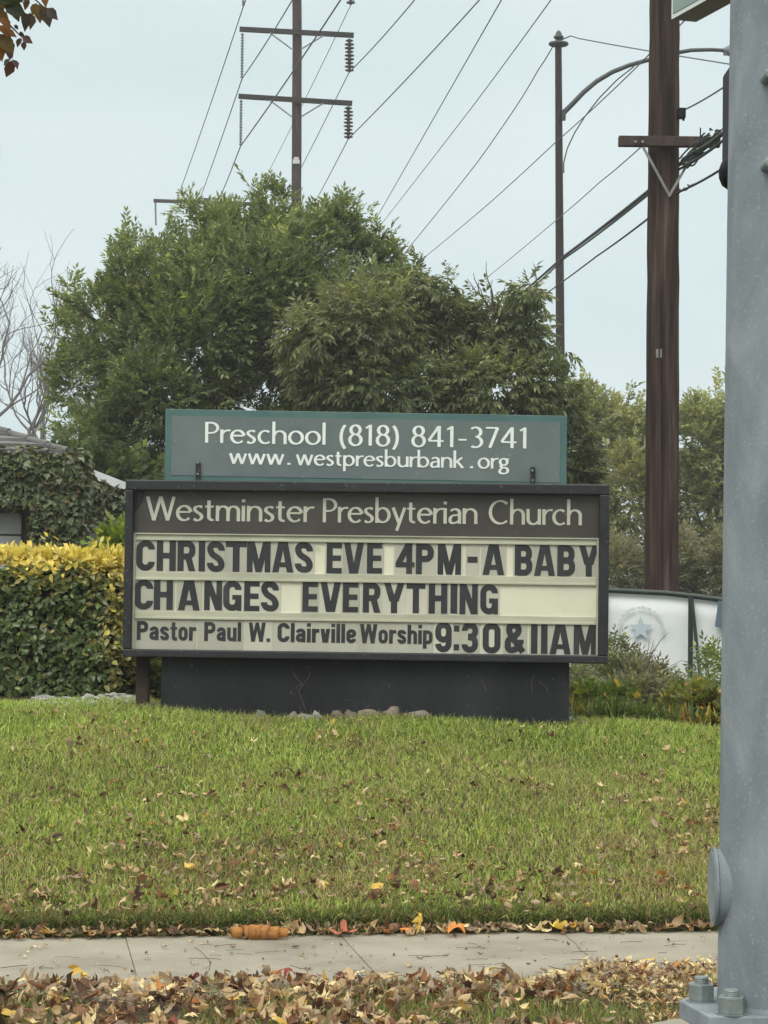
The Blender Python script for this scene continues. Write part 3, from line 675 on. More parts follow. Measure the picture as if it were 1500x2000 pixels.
# farther pole with its arm half hidden by the tree
YB = 104.0; base = at(400, 1200, YB); base[2] = 0
fp = empty('utility_pole', base, 'distant utility pole whose crossarm pokes out left of the big tree top', 'utility pole', 'wooden utility poles')
m = MB(); wooden(m, 402, 1180, 404, 388, YB, .2, .16, 10, 0, 4); m.build('pole_shaft', M['far_wood'], fp)
m = MB(); arm(m, at(300, 392, YB - .2), at(506, 399, YB - .2), .075, .07); m.build('crossarm', M['dark_pole'], fp)
for x in (303.5, 500):
    m = MB(); insul(m, at(x, 396, YB - .2), at(x + 1, 440, YB - .2), [.06] * 10, .03, 6); m.build('insulator', M['polymer'], fp)
# street light pole
YL = 50.0; base = at(1098, 1300, YL); base[2] = .2
lp = empty('street_light', base, 'slim dark street light pole with a long curved arm left of the wooden pole', 'street light')
m = MB(); wooden(m, 1098, 1290, 1090.5, 88, YL, 11.0 / ppm(YL), 6.6 / ppm(YL), 16, .0, 10); m.build('pole_shaft', M['dark_pole'], lp)
cpts = [(1098, 225), (1104, 217), (1118, 203), (1140, 180), (1165, 159), (1195, 141), (1230, 127), (1270, 116), (1310, 105), (1350, 98), (1390, 97), (1416, 98.5)]
m = MB(); m.tube([at(x, y, YL - .02) for x, y in cpts], np.linspace(.062, .040, len(cpts)), 10); m.build('curved_arm', M['armsteel'], lp)
m = MB(); a_ = at(1412, 99, YL); m.tube([a_, a_ + np.array([.12, 0, 0]), a_ + np.array([.3, 0, .02]), a_ + np.array([.55, 0, .03]), a_ + np.array([.75, 0, .0])], [.05, .12, .17, .16, .05], 12); m.tube([a_ + np.array([.05, 0, 0]), a_ + np.array([.06, 0, -.10])], .05, 8); m.build('lamp_head', M['polymer'], lp)
m = MB(); a_ = at(1091, 88, YL); m.tube([a_ + np.array([0, 0, q]) for q in (-.02, .0, .05, .06, .14, .15, .2, .21, .26, .32)], [.17, .22, .22, .07, .07, .11, .11, .07, .07, .03], 12); m.build('pole_cap', M['armsteel'], lp)
m = MB(); a_ = at(1101, 224, YL - .02); m.box((a_[0] - .05, a_[1] - .08, a_[2] - .12), (a_[0] + .04, a_[1] + .08, a_[2] + .10)); m.build('arm_clamp', M['armsteel'], lp)

def wire(name, pts, r_, label, mt=None, cat_='power line', group='overhead wires', sag=0.0, n=14):
    """pts = [(px,py,Y),...]; straight spans between supports with a little sag"""
    P = [at(*p) for p in pts]; out = []
    for i in range(len(P) - 1):
        for t in np.linspace(0, 1, n, endpoint=(i == len(P) - 2)):
            q = P[i] * (1 - t) + P[i + 1] * t; q = q - np.array([0, 0, sag * 4 * t * (1 - t)]); out.append(q)
    m = MB(); m.tube(out, r_ * .78, 6); o = m.build(name, mt or M['wire']); return tag(o, label, cat_, group)
W_ = 'power_line'
wire(W_, [(345, 391, YB), (475.5, 12, YA), (640, -450, 45)], .022, 'leftmost high wire running from the distant crossarm to the top left insulator', sag=.1)
wire(W_, [(388, 395, YB), (473, 153, YA), (571, 0, 52), (830, -420, 34)], .022, 'wire hung from the left insulator of the upper crossarm of the tall pole', sag=.05)
wire(W_, [(425, 396, YB), (470, 285, YA), (665, 0, 48), (950, -420, 32)], .025, 'wire hung from the left insulator of the lower crossarm of the tall pole', sag=.05)
wire(W_, [(490, 402, YB), (685, 10, YA), (800, -200, 50)], .016, 'wire hung from the topmost right insulator, passing behind the tall pole', sag=.1)
wire(W_, [(540, 420, YB), (682, 141, YA), (812, -3, 50), (1150, -380, 32)], .020, 'wire hung from the right insulator of the upper crossarm of the tall pole', sag=.05)
wire(W_, [(590, 440, YB), (680.5, 271, YA), (938, -2, 48), (1300, -380, 32)], .020, 'wire hung from the right insulator of the lower crossarm of the tall pole', sag=.05)
wire(W_, [(690, 505, 100), (981, -3, 42), (1180, -350, 33)], .017, 'thin wire leaving the tree top right of the tall pole, steepest in the open sky', sag=0)
wire(W_, [(690, 507, 100), (900, 238, 60), (1078, -3, 40), (1330, -350, 30)], .015, 'thin wire in the middle of the sky, second left of the street light top', sag=0.02)
wire(W_, [(720, 585, 100), (800, 482, 82), (930, 320, 65), (1010, 205, 57), (1052, 135, 52), (1079, 92, 50)], .018, 'sagging wire climbing from the trees to the top of the street light', sag=.02)
wire(W_, [(740, 580, 100), (835, 498, 75), (960, 393, 58), (1085, 278, 48.5), (1180, 192, 42), (1270, 104, 36), (1345, 32, 31), (1500, -120, 26)], .014, 'wire crossing behind the street light below its curved arm', sag=.01)
wire(W_, [(850, 625, 90), (960, 535, 66), (1084, 432, 48.5), (1170, 357, 38), (1252, 287, 29), (1338, 214, 24), (1420, 166, 21), (1700, 10, 16)], .011, 'thin wire ending at the clamp above the crossarm of the thick pole', sag=.01)
wire('cable', [(880, 690, 70), (1010, 580, 48.3), (1102, 500, 38), (1267, 373, 25.5), (1325, 322, 24), (1358, 297, 23.6), (1410, 262, 22), (1700, 70, 15)], .028, 'thick bundled cable rising to the crossarm of the thick pole', M['cable'], 'cable', 'telephone cables', sag=.01)
wire('cable', [(880, 696, 70), (1010, 586, 48.1), (1102, 505, 37.5), (1267, 379, 25.2), (1327, 330, 23.9), (1415, 272, 22), (1700, 82, 15)], .018, 'second cable of the thick pair just under the bundled cable', M['cable'], 'cable', 'telephone cables', sag=.02)
wire('cable', [(900, 700, 70), (1050, 585, 48), (1166, 500, 35), (1267, 426, 26), (1328, 374, 23.7), (1405, 333, 22), (1700, 160, 15)], .016, 'lowest cable, meeting the thick pole at the point of its V brace', M['cable'], 'cable', 'telephone cables', sag=.01)
wire(W_, [(1096, 78, 50), (1115, 70, 49.7), (1130, 75, 49), (1200, 88, 47), (1270, 100, 45), (1330, 110, 43), (1430, 126, 40), (1700, 190, 33)], .018, 'wire from the street light cap sagging right behind the thick pole', sag=.0)
wire(W_, [(1101, 338, 49.6), (1101, 318, 49.6), (1108, 290, 49.6), (1122, 260, 49.6), (1142, 228, 49.6), (1170, 192, 49.6), (1205, 156, 49.6), (1238, 130, 49.7)], .020, 'looping drop wire hanging from the curved lamp arm to the slim pole', M['cable'])
m = MB()   # tangle of lashings and drops at the crossarm
for k in range(16):
    x0, y0_ = random.uniform(1326, 1350), random.uniform(305, 330); x1, y1_ = random.uniform(1375, 1409), random.uniform(256, 290)
    c = random.uniform(-10, 8)
    m.tube([at(x0 + (x1 - x0) * t, y0_ + (y1_ - y0_) * t + c * math.sin(t * 6.3) * .6 + c * t * (1 - t) * 2, YW - .32 - .1 * random.random()) for t in np.linspace(0, 1, 9)], .010, 5)
for k in range(22):
    x, y = random.uniform(1385, 1409), random.uniform(254, 275); a_ = random.uniform(0, 6.28)
    m.tube([at(x, y, YW - .35), at(x + 7 * math.cos(a_), y + 6 * math.sin(a_), YW - .35)], .008, 4)
tag(m.build('cable_tangle', M['cable']), 'tangle of lashed dark cables at the right end of the crossarm', 'cable')
m = MB()
for k in range(14):
    t = random.random(); x, y = 1328 + 30 * t, 374 - 17 * t; a_ = random.uniform(0, 6.28)
    m.tube([at(x, y, YW - .3), at(x + 5 * math.cos(a_), y + 5 * math.sin(a_), YW - .3)], .008, 4)
tag(m.build('cable_lashing', M['cable']), 'frayed lashing on the lowest cable beside the V brace point', 'cable')

# ------------------------------------------------------------------ foliage
M['leaf'] = leafmat('tree_leaf', .48)
M['leaf2'] = leafmat('olive_leaf', .48)
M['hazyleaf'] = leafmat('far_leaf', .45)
M['ivy'] = leafmat('ivy_leaf', .15, .4, .5)
M['hedge'] = leafmat('hedge_leaf', .3, .35, .5, (1.1, 1.05, .7))
M['grass'] = leafmat('grass_blade', .35, .5, .3, (1.1, 1.1, .7))
M['dryleaf'] = leafmat('dry_leaf', .25, .7, .2, (1.1, .95, .7))
M['bark'] = noisy('grey_brown_bark', [(.3, (.035, .028, .023)), (.7, (.10, .082, .068))], 6, 8, .9, .1, stretch=(2, 2, .6), bump=.5)
M['barkgrey'] = noisy('pale_grey_bark', [(.3, (.15, .145, .142)), (.7, (.25, .24, .235))], 5, 8, .9, .1, stretch=(2, 2, .7), bump=.4)

LF = np.array([(0, 0, 0), (-.32, .42, .07), (0, 1, -.04), (.32, .42, .07)]); LFF = np.array([(0, 1, 2), (0, 2, 3)])
def sprig(n=9, droop=0.0, lw=.42, ll=.32, seed=0, spread=1.0):
    """a twig along +Y (length 1) with n leaflets; returns template verts, faces"""
    rg = np.random.default_rng(seed); V = []; F = []
    for i in range(n):
        t = .12 + .88 * (i / (n - 1)); s = -1 if i % 2 else 1
        ang = (0 if i == n - 1 else s * rg.uniform(.5, 1.15) * spread); L_ = ll * rg.uniform(.75, 1.25); tw = rg.uniform(-.8, .8)
        d = np.array([math.sin(ang), math.cos(ang), rg.uniform(-.35, .35) - droop]); d /= np.linalg.norm(d)
        x = np.cross(d, [0, 0, 1.0]); x /= np.linalg.norm(x); z = np.cross(x, d); x2 = x * math.cos(tw) + z * math.sin(tw); z2 = np.cross(x2, d)
        b = np.array([0, t * .85, -.12 * droop * t * t]); k = len(V)
        for q in LF: V.append(b + L_ * (q[0] * lw / .32 * x2 + q[1] * d + q[2] * z2))
        F += [(k, k + 1, k + 2), (k, k + 2, k + 3)]
    return np.array(V), np.array(F)

def crown(name, parent, clumps, Y0, nspr, size, mt, cols, upb=.35, droop=0.0, seed=1, tmpl=None, depth=1.0, shoots=0, shootlen=.5, sweight=None, jit=.18, surf=.30, shrink=0, void=.0, vfreq=3.0):
    """clumps: [(px,py,rx,ry[,dY])] in photo pixels at depth Y0 -> ellipsoids of sprigs"""
    rg = np.random.default_rng(seed); k = ppm(Y0); E = []
    for c in clumps:
        dy = c[4] if len(c) > 4 else rg.uniform(-.6, .6) * depth; p = at(c[0], c[1], Y0 + dy)
        c = (c[0], c[1], max(6, c[2] - shrink), max(6, c[3] - shrink))
        E.append((p, np.array([c[2] / k, max(.35 * (c[2] + c[3]) / 2 / k, min(c[2], c[3]) / k * 1.0) * depth, c[3] / k])))
    wts = np.array([e[1][0] * e[1][2] for e in E]); wts /= wts.sum(); pick = rg.choice(len(E), nspr, p=wts)
    d = unit(rg.normal(size=(nspr, 3))); rad = (1 - surf * np.abs(rg.normal(size=nspr)))[:, None]; rad = np.clip(rad, .05, 1.12)
    cen = np.array([E[i][0] for i in pick]); R_ = np.array([E[i][1] for i in pick])
    P = cen + d * R_ * rad
    if void:
        q = P * vfreq; nz = np.sin(q[:, 0] * 1.7 + 2 * np.sin(q[:, 2] * .9 + seed)) + np.sin(q[:, 2] * 2.1 + 2 * np.sin(q[:, 1] * 1.1)) + np.sin(q[:, 1] * 1.9 + 1.5 * np.sin(q[:, 0] * .8))
        kp = rg.random(nspr) > void * np.clip((.4 - nz) / 1.6, 0, 1); P, d, R_, pick = P[kp], d[kp], R_[kp], pick[kp]; nspr = len(P)
    D = unit(d * np.array([1, 1, .9]) + np.array([0, 0, upb - droop * 1.2]) + rg.normal(size=(nspr, 3)) * .45)
    hue = rg.random(len(E))[pick]; light = rg.normal(size=nspr) * jit + 1
    if shoots:
        si = rg.choice(nspr, shoots); ok = d[si, 2] > -.2; si = si[ok]
        for j in range(5):
            q = P[si] * 1.0 + unit(D[si] * .6 + np.array([0, 0, .7])) * (shootlen * (j + .3) / 5)
            P = np.vstack([P, q]); D = np.vstack([D, unit(D[si] * .5 + np.array([0, 0, .8]) + rg.normal(size=(len(si), 3)) * .5)])
            hue = np.concatenate([hue, hue[si]]); light = np.concatenate([light, light[si] * 1.05])
    n = len(P); Sz = size * rg.uniform(.7, 1.3, n)
    X, Yd, Z = frames(D, np.array([0, -.3, 1.0]), rg)
    tm = tmpl or [sprig(9, droop, seed=seed * 10 + q) for q in range(4)]
    VV_, FF_, CC_ = [], [], []; off = 0; which = rg.integers(0, len(tm), n)
    c0_, c1_, c2_ = [np.array(q) for q in cols]
    for q, (tv, tf) in enumerate(tm):
        s = which == q
        v, f = scatter(tv, tf, P[s], X[s], Yd[s], Z[s], Sz[s]); nl = len(tv) // 4; ns = int(s.sum())
        base = c0_[None] * (1 - hue[s])[:, None] + c1_[None] * hue[s][:, None]
        lf = rg.random((ns, nl)); cl = np.where((lf < .10)[..., None], c2_[None, None], base[:, None, :]) * (light[s][:, None, None]) * rg.uniform(.75, 1.25, (ns, nl, 1))
        VV_.append(v); FF_.append(f + off); CC_.append(np.repeat(np.clip(cl, .004, .8).reshape(-1, 3), 4, 0)); off += len(v)
    return npmesh(name, np.vstack(VV_), np.vstack(FF_), mt, parent, np.vstack(CC_))

def limbs(mb, start, targets, r0_, seed=0, n=8, seg=7):
    rg = np.random.default_rng(seed)
    for t in targets:
        a = np.array(start, float); b = np.array(t, float); pts = []; mid = (a + b) / 2 + rg.normal(size=3) * .12 * np.linalg.norm(b - a) * np.array([1, 1, .3]) + np.array([0, 0, .10]) * np.linalg.norm(b - a)
        for s in np.linspace(0, 1, seg): pts.append((1 - s) ** 2 * a + 2 * s * (1 - s) * mid + s * s * b + rg.normal(size=3) * .012)
        mb.tube(pts, np.linspace(r0_, r0_ * .22, seg), n)

def gp(px, Y):   # point on the ground under a pixel column
    p = at(px, 1150, Y); return np.array([p[0], p[1], float(H(p[0], p[1]))])

# big broad-leaved tree
Y1 = 30.0; b1 = gp(300, Y1)
t1 = empty('broadleaf_tree', b1, 'big dense dark green tree behind the left half of the sign', 'tree')
cl1 = [(430, 570, 150, 130, -.3), (555, 490, 100, 85), (470, 470, 100, 72), (640, 490, 85, 90), (300, 565, 105, 95), (215, 650, 95, 105), (160, 745, 70, 95), (350, 700, 160, 150, -.5), (180, 850, 85, 75), (560, 620, 150, 140),
       (715, 525, 70, 65), (672, 430, 48, 50), (330, 500, 70, 55), (265, 850, 110, 95, -.5), (480, 800, 150, 120), (140, 590, 30, 55), (262, 500, 40, 45), (735, 590, 60, 60), (752, 520, 40, 50), (745, 470, 26, 36), (535, 400, 36, 50), (420, 440, 40, 36), (365, 420, 26, 40),
       (120, 660, 32, 50), (330, 930, 130, 70), (200, 930, 70, 60), (640, 760, 120, 110), (400, 620, 110, 90, -1.0), (520, 540, 90, 80, -1.0), (300, 760, 90, 80, -1.2)]
m = MB(); limbs(m, b1 + np.array([0, 0, -.05]), [at(350, 880, Y1)], .15, 3); trk = at(350, 885, Y1)
limbs(m, trk, [at(x, y, Y1 + random.uniform(-.6, .6)) for x, y in ((250, 600), (440, 500), (560, 430), (620, 520), (170, 720), (690, 470), (330, 520), (150, 600), (540, 640), (700, 560))], .075, 4)
m.build('trunk', M['bark'], t1)
crown('foliage', t1, cl1, Y1, 15500, .25, M['leaf'], [s2l(100, 116, 78), s2l(122, 136, 88), s2l(162, 172, 118)], .55, seed=11, shoots=200, shootlen=.44, depth=.8, tmpl=[sprig(11, 0, .20, .30, 11 + q, .9) for q in range(4)], shrink=13, void=.72, vfreq=3.2)

# olive drooping tree
Y2 = 27.5; b2 = gp(900, Y2)
t2 = empty('drooping_tree', b2, 'olive green tree with drooping narrow leaves behind the right half of the sign', 'tree')
cl2 = [(700, 650, 130, 95, -.4), (850, 670, 130, 85), (975, 665, 95, 75), (760, 770, 170, 90, -.5), (950, 770, 140, 90, -.4), (1020, 640, 55, 60), (640, 720, 80, 80), (880, 620, 80, 45), (700, 880, 150, 90), (950, 900, 170, 90),
       (1055, 760, 48, 70), (1130, 880, 40, 90), (1100, 800, 40, 60), (1030, 570, 38, 30), (790, 570, 50, 50), (745, 585, 60, 50), (820, 560, 40, 36), (1140, 960, 35, 90), (600, 660, 60, 60, -.8), (960, 600, 60, 40), (1090, 690, 26, 36)]
tmp2 = [sprig(9, .55, .17, .42, 50 + q, .8) for q in range(4)]
m = MB(); limbs(m, b2 + np.array([0, 0, -.05]), [at(880, 930, Y2)], .14, 5); trk = at(880, 935, Y2)
limbs(m, trk, [at(x, y, Y2 + random.uniform(-.5, .5)) for x, y in ((640, 680), (720, 620), (820, 620), (965, 620), (1030, 580), (1060, 700), (760, 740), (1100, 860), (650, 640))], .06, 6)
limbs(m, at(965, 620, Y2), [at(x, y, Y2 + random.uniform(-.2, .2)) for x, y in ((935, 548), (950, 512), (962, 545), (912, 545), (985, 560), (1045, 555), (925, 530))], .014, 8, 6)
limbs(m, at(885, 600, Y2), [at(875, 540, Y2), at(892, 560, Y2)], .012, 9, 5)
m.build('trunk', M['bark'], t2)
crown('foliage', t2, cl2 + [(876, 562, 28, 42)], Y2, 10500, .215, M['leaf2'], [s2l(92, 104, 70), s2l(112, 120, 80), s2l(152, 154, 108)], .2, droop=.45, seed=21, tmpl=tmp2, shoots=70, shootlen=.28, depth=.8, shrink=12, void=.72, vfreq=3.6)

# trees at the right, haze put into their lightened leaf colours
Y3 = 46.0
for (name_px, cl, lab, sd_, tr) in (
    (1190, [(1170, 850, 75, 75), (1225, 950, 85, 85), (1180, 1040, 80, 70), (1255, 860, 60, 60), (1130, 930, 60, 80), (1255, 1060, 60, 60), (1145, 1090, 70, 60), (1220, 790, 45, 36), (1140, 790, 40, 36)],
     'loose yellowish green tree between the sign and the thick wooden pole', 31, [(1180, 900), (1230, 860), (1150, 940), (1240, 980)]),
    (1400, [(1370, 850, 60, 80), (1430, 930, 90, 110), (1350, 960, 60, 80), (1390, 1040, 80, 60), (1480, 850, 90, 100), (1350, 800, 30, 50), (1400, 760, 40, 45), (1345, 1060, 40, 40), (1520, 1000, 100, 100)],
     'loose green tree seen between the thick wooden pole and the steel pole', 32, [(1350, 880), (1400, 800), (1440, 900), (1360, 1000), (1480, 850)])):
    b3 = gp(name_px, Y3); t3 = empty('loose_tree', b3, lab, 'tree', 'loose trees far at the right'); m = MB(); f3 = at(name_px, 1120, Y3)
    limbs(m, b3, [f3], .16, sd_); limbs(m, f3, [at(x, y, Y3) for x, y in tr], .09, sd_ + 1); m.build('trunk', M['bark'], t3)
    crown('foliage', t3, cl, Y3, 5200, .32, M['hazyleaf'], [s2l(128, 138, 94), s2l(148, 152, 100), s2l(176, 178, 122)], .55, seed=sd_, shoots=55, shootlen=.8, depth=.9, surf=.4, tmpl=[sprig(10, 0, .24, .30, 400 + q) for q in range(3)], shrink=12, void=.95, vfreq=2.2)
# bush at the foot of those trees
bb = gp(1290, 40); t4 = empty('far_bush', bb, 'low dull brown green bush behind the white fence banner', 'bush')
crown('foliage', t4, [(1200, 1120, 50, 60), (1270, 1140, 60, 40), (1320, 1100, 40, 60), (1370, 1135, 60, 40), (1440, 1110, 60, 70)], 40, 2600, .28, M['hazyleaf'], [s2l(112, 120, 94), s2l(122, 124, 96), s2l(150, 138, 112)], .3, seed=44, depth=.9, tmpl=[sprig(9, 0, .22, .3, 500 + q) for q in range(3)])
m = MB(); limbs(m, bb, [at(x, 1130, 40) for x in (1220, 1290, 1360, 1430)], .05, 45); m.build('stem', M['bark'], t4)

# bare tree far left
YBt = 38.0
def bare(px, Y, lab, seed, h_top, r_):
    rg = np.random.default_rng(seed); b = gp(px, Y); t = empty('bare_tree', b, lab, 'tree', 'leafless trees at the left'); mt_ = MB(); mw = MB()
    def grow(p, d, L_, r, lev):
        pts = [p]; q = p.copy(); dd_ = d.copy(); n_ = 5
        for i in range(n_):
            dd_ = unit(dd_ + rg.normal(size=3) * .16 + np.array([0, 0, .07])); q = q + dd_ * L_ / n_; pts.append(q.copy())
        (mt_ if lev < 2 else mw).tube(pts, np.linspace(r, r * .55, n_ + 1), 8 if lev < 2 else 4, caps=False)
        if lev >= 5: return
        kids = [3, 4, 4, 4, 3][lev]
        for j in range(kids):
            s = rg.uniform(.45, 1.0) if j else 1.0; a = pts[int(round(s * n_))]
            nd = unit(dd_ + rg.normal(size=3) * np.array([.50, .50, .30]) + np.array([0, 0, .34])); f_ = rg.uniform(.52, .80)
            grow(a, nd, L_ * f_, max(r * .58 * (1 if not j else .8), .0030), lev + 1)
    grow(b, np.array([0.03, 0, 1.0]), h_top, r_, 0)
    mt_.build('trunk', M['barkgrey'], t); mw.build('twigs', M['barkgrey'], t)
bare(50, 36, 'leafless grey tree with upright twigs rising behind the shingle roof', 5, 2.6, .115)
bare(-40, 34, 'leafless tree with a leaning trunk cut by the left edge of the photo', 9, 2.5, .15)

# ------------------------------------------------------------------ ivy covered house at the left
YH = 19.0
M['shingle'] = noisy('grey_roof_shingle', [(.3, (.085, .088, .088)), (.7, (.17, .172, .168))], 7, 6, .9, .15, stretch=(1, 1, 1), bump=.4)
M['stucco'] = noisy('dim_grey_wall', [(.3, (.16, .155, .14)), (.7, (.22, .215, .195))], 5, 5, .9, .1)
M['doorpaint'] = noisy('pale_grey_door_paint', [(.3, (.40, .42, .42)), (.7, (.50, .52, .52))], 3, 5, .6, .3)
M['fascia'] = noisy('white_fascia_paint', [(.3, (.50, .53, .54)), (.7, (.66, .68, .68))], 4, 5, .6, .3)
M['dark'] = noisy('dark_inner_shade', [(.3, (.012, .014, .008)), (.7, (.030, .032, .020))], 14, 6, .95, .05)  # near-black fill for solid cores, standing in for shade between the leaves
ev = at(132, 886, YH - .3); xr = ev[0]; ze = ev[2]
hb = gp(20, YH); hs = empty('house', (xr - 2.5, YH + 2, hb[2]), 'low shingle roofed house wrapped in ivy at the left edge', 'house')
gz0 = float(H(xr, YH)) - .1
HO = np.array([xr, YH - .3, 0]); HE = np.array([*ED, 0]); HV = np.array([*EV, 0])
m = MB(); m.box((-6, .35, gz0), (-.12, 5, ze - .1), HO, HE, HV); m.build('wall', M['stucco'], hs)
m = MB(); pit = .36; nC = 15
def hp(a_, b_, z_): return HO + HE * a_ + HV * b_ + np.array([0, 0, z_])
for i in range(nC):
    d0 = i * .15; d1 = d0 + .165; z0_ = ze + d0 * pit; z1_ = ze + d1 * pit
    bot = [hp(-6.4 + d0, d0, z0_ - .004), hp(-d0, d0, z0_ - .004), hp(-d0, 5.4 - d0, z0_ - .004), hp(-6.4 + d0, 5.4 - d0, z0_ - .004)]
    mid = [p + np.array([0, 0, .034]) for p in bot]; top = [hp(-6.4 + d1, d1, z1_), hp(-d1, d1, z1_), hp(-d1, 5.4 - d1, z1_), hp(-6.4 + d1, 5.4 - d1, z1_)]
    m.add(bot + mid + top, [(0, 1, 5, 4), (1, 2, 6, 5), (2, 3, 7, 6), (3, 0, 4, 7), (4, 5, 9, 8), (5, 6, 10, 9), (6, 7, 11, 10), (7, 4, 8, 11), (8, 9, 10, 11)])
for sx in (0, 1):   # hip caps
    d1 = nC * .15
    for q in range(14):
        t0, t1 = q / 14 * d1, (q + 1.15) / 14 * d1; m.tube([hp(-t0 if sx else -6.4 + t0, t0, ze + t0 * pit + .022), hp(-t1 if sx else -6.4 + t1, t1, ze + t1 * pit + .012)], [.034, .03], 8)
m.build('roof', M['shingle'], hs)
m = MB(); m.box((-6.38, .02, ze - .07), (-.02, .06, ze - .006), HO, HE, HV); m.build('eave_board', M['fascia'], hs)
# garage door under the ivy
gd1 = (at(56, 1000, YH)[0] - xr) / ED[0]; m = MB(); zt = at(20, 1003, YH)[2]; step = 44 / ppm(YH)
z = zt
while z > gz0: m.box((-3.2, .26, max(gz0, z - step + .012)), (gd1, .345, z), HO, HE, HV); z -= step
gdo = m.build('garage_door', M['doorpaint'], hs, bevel=.008)
m = MB(); m.box((-3.2, .20, zt + .01), (gd1 + .1, .348, zt + .12), HO, HE, HV); m.build('lintel', M['stucco'], hs)

def ivyfill(rg, boxes, n, thick):
    """leaf positions on box fronts/tops/ends; boxes: (x0,x1,y0,y1,z0,z1)"""
    P, Nn = [], []
    ar = []; faces = []
    for b in boxes:
        x0, x1, y0, y1, z0, z1 = b
        for (o, e1, e2, nm) in (((x0, y0, z0), (x1 - x0, 0, 0), (0, 0, z1 - z0), (0, -1, 0)), ((x1, y0, z0), (0, y1 - y0, 0), (0, 0, z1 - z0), (1, 0, 0)), ((x0, y0, z0), (0, y1 - y0, 0), (0, 0, z1 - z0), (-1, 0, 0)),
                                ((x0, y0, z1), (x1 - x0, 0, 0), (0, y1 - y0, 0), (0, 0, 1)), ((x0, y0, z0), (x1 - x0, 0, 0), (0, y1 - y0, 0), (0, 0, -1))):
            a = np.linalg.norm(e1) * np.linalg.norm(e2); ar.append(a * (.25 if nm[2] < 0 else 1)); faces.append((o, e1, e2, nm))
    ar = np.array(ar); pk = rg.choice(len(faces), n, p=ar / ar.sum()); O_ = np.array([faces[i][0] for i in pk], float); A_ = np.array([faces[i][1] for i in pk], float); B_ = np.array([faces[i][2] for i in pk], float); N2 = np.array([faces[i][3] for i in pk], float)
    P = O_ + A_ * rg.random((n, 1)) + B_ * rg.random((n, 1))
    wob = np.sin(P[:, 0] * 9 + P[:, 2] * 7) * np.sin(P[:, 2] * 11 - P[:, 0] * 5) * thick * .8
    P = P + N2 * (wob + rg.normal(size=n) * thick * .5)[:, None]
    return P, N2
def leafpatch(name, parent, boxes, n, size, thick, mt, colf, seed, tmpl=None, tip=np.array([0, 0, -.5]), shear=None):
    rg = np.random.default_rng(seed); P, Nn = ivyfill(rg, boxes, n, thick)
    if shear is not None: P[:, 1] += shear[0] * (P[:, 0] - shear[1])
    Zn = unit(Nn * .9 + np.array([0, 0, .45]) + rg.normal(size=(n, 3)) * .55)
    D = unit(tip + rg.normal(size=(n, 3)) * .6 + Nn * .25); D = unit(D - Zn * (D * Zn).sum(1, keepdims=True)); X = np.cross(D, Zn)
    tv, tf = tmpl; v, f = scatter(tv, tf, P, X, D, Zn, size * rg.uniform(.6, 1.3, n))
    return npmesh(name, v, f, mt, parent, np.repeat(colf(P, Nn, rg), len(tv), 0))
# leaf templates: ivy (5 points) and oval
iv = np.array([(0, 0, 0), (-.36, .02, .04), (-.44, .38, .02), (-.2, .58, .05), (0, 1, -.06), (.2, .58, .05), (.44, .38, .02), (.36, .02, .04)]); ivf = np.array([(0, 1, 2), (0, 2, 3), (0, 3, 4), (0, 4, 5), (0, 5, 6), (0, 6, 7)])
ov = np.array([(0, 0, 0), (-.24, .25, .06), (-.27, .55, .07), (0, 1, -.10), (.27, .55, .07), (.24, .25, .06), (0, .5, -.02)]); ovf = np.array([(0, 1, 6), (1, 2, 6), (2, 3, 6), (3, 4, 6), (4, 5, 6), (5, 0, 6)])
def ivycol(P, Nn, rg):
    n = len(P); c = np.array(s2l(86, 98, 66))[None] * rg.uniform(.5, 1.4, (n, 1)); k = rg.random(n)
    c[k < .12] = s2l(120, 120, 70) * rg.uniform(.7, 1.1); c[k > .95] = s2l(105, 85, 60); return c
iA = at(-420, 868, YH - .35); iB = at(162, 985, YH - .35); iC = at(58, 1120, YH - .35)
ivo = empty('ivy', (iB[0] - .2, YH - .3, gz0), 'thick dark ivy draped over the eave and corner pillar of the house', 'ivy', 'ivy')
bx1 = [(iA[0], iB[0] - .02, YH - .30, YH - .05, iB[2], iA[2] - .03), (iC[0], iB[0] - .05, YH - .30, YH + .25, gz0, iA[2] - .045)]
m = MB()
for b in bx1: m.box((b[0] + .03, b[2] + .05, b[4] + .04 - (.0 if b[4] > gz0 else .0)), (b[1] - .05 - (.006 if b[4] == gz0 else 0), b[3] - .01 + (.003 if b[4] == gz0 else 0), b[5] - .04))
m.v = [(p[0], p[1] + .158 * (p[0] - xr), p[2]) for p in m.v]; m.build('dark_core', M['dark'], ivo)
leafpatch('leaves', ivo, bx1, 20000, .055, .04, M['ivy'], ivycol, 61, (iv, ivf), shear=(.158, xr))
# second lower eave further back, with ivy hanging under it
YH2 = 23.0; e0, e1_ = at(150, 915, YH2), at(330, 985, YH2)
cs = empty('carport', (e0[0] + .4, YH2, float(H(e0[0], YH2))), 'sloping carport roof with a white edge between the house and the sign', 'carport')
m = MB(); d_ = unit(e1_ - e0); up_ = unit(np.cross(np.array([0, 1.0, 0]), d_) * -1); up_ = up_ if up_[2] > 0 else -up_
m.box((-.3, 0, -.04), (np.linalg.norm(e1_ - e0), .04, .05), e0, d_, (0, 1, 0), up_); m.build('fascia', M['fascia'], cs)
m = MB(); m.box((-.3, .041, .02), (np.linalg.norm(e1_ - e0), 1.2, .048), e0, d_, (0, 1, 0), up_); m.build('roof', M['shingle'], cs)
m = MB(); pb = at(300, 1000, YH2 + .1); m.box((pb[0] - .06, YH2 + .1, 0), (pb[0] + .06, YH2 + .22, e1_[2])); m.build('post', M['rustpost'], cs)
ivo2 = empty('ivy', (e0[0] + .4, YH2 - .1, e1_[2] - .5), 'dark ivy hanging under the white edged carport roof', 'ivy', 'ivy')
bx2 = []
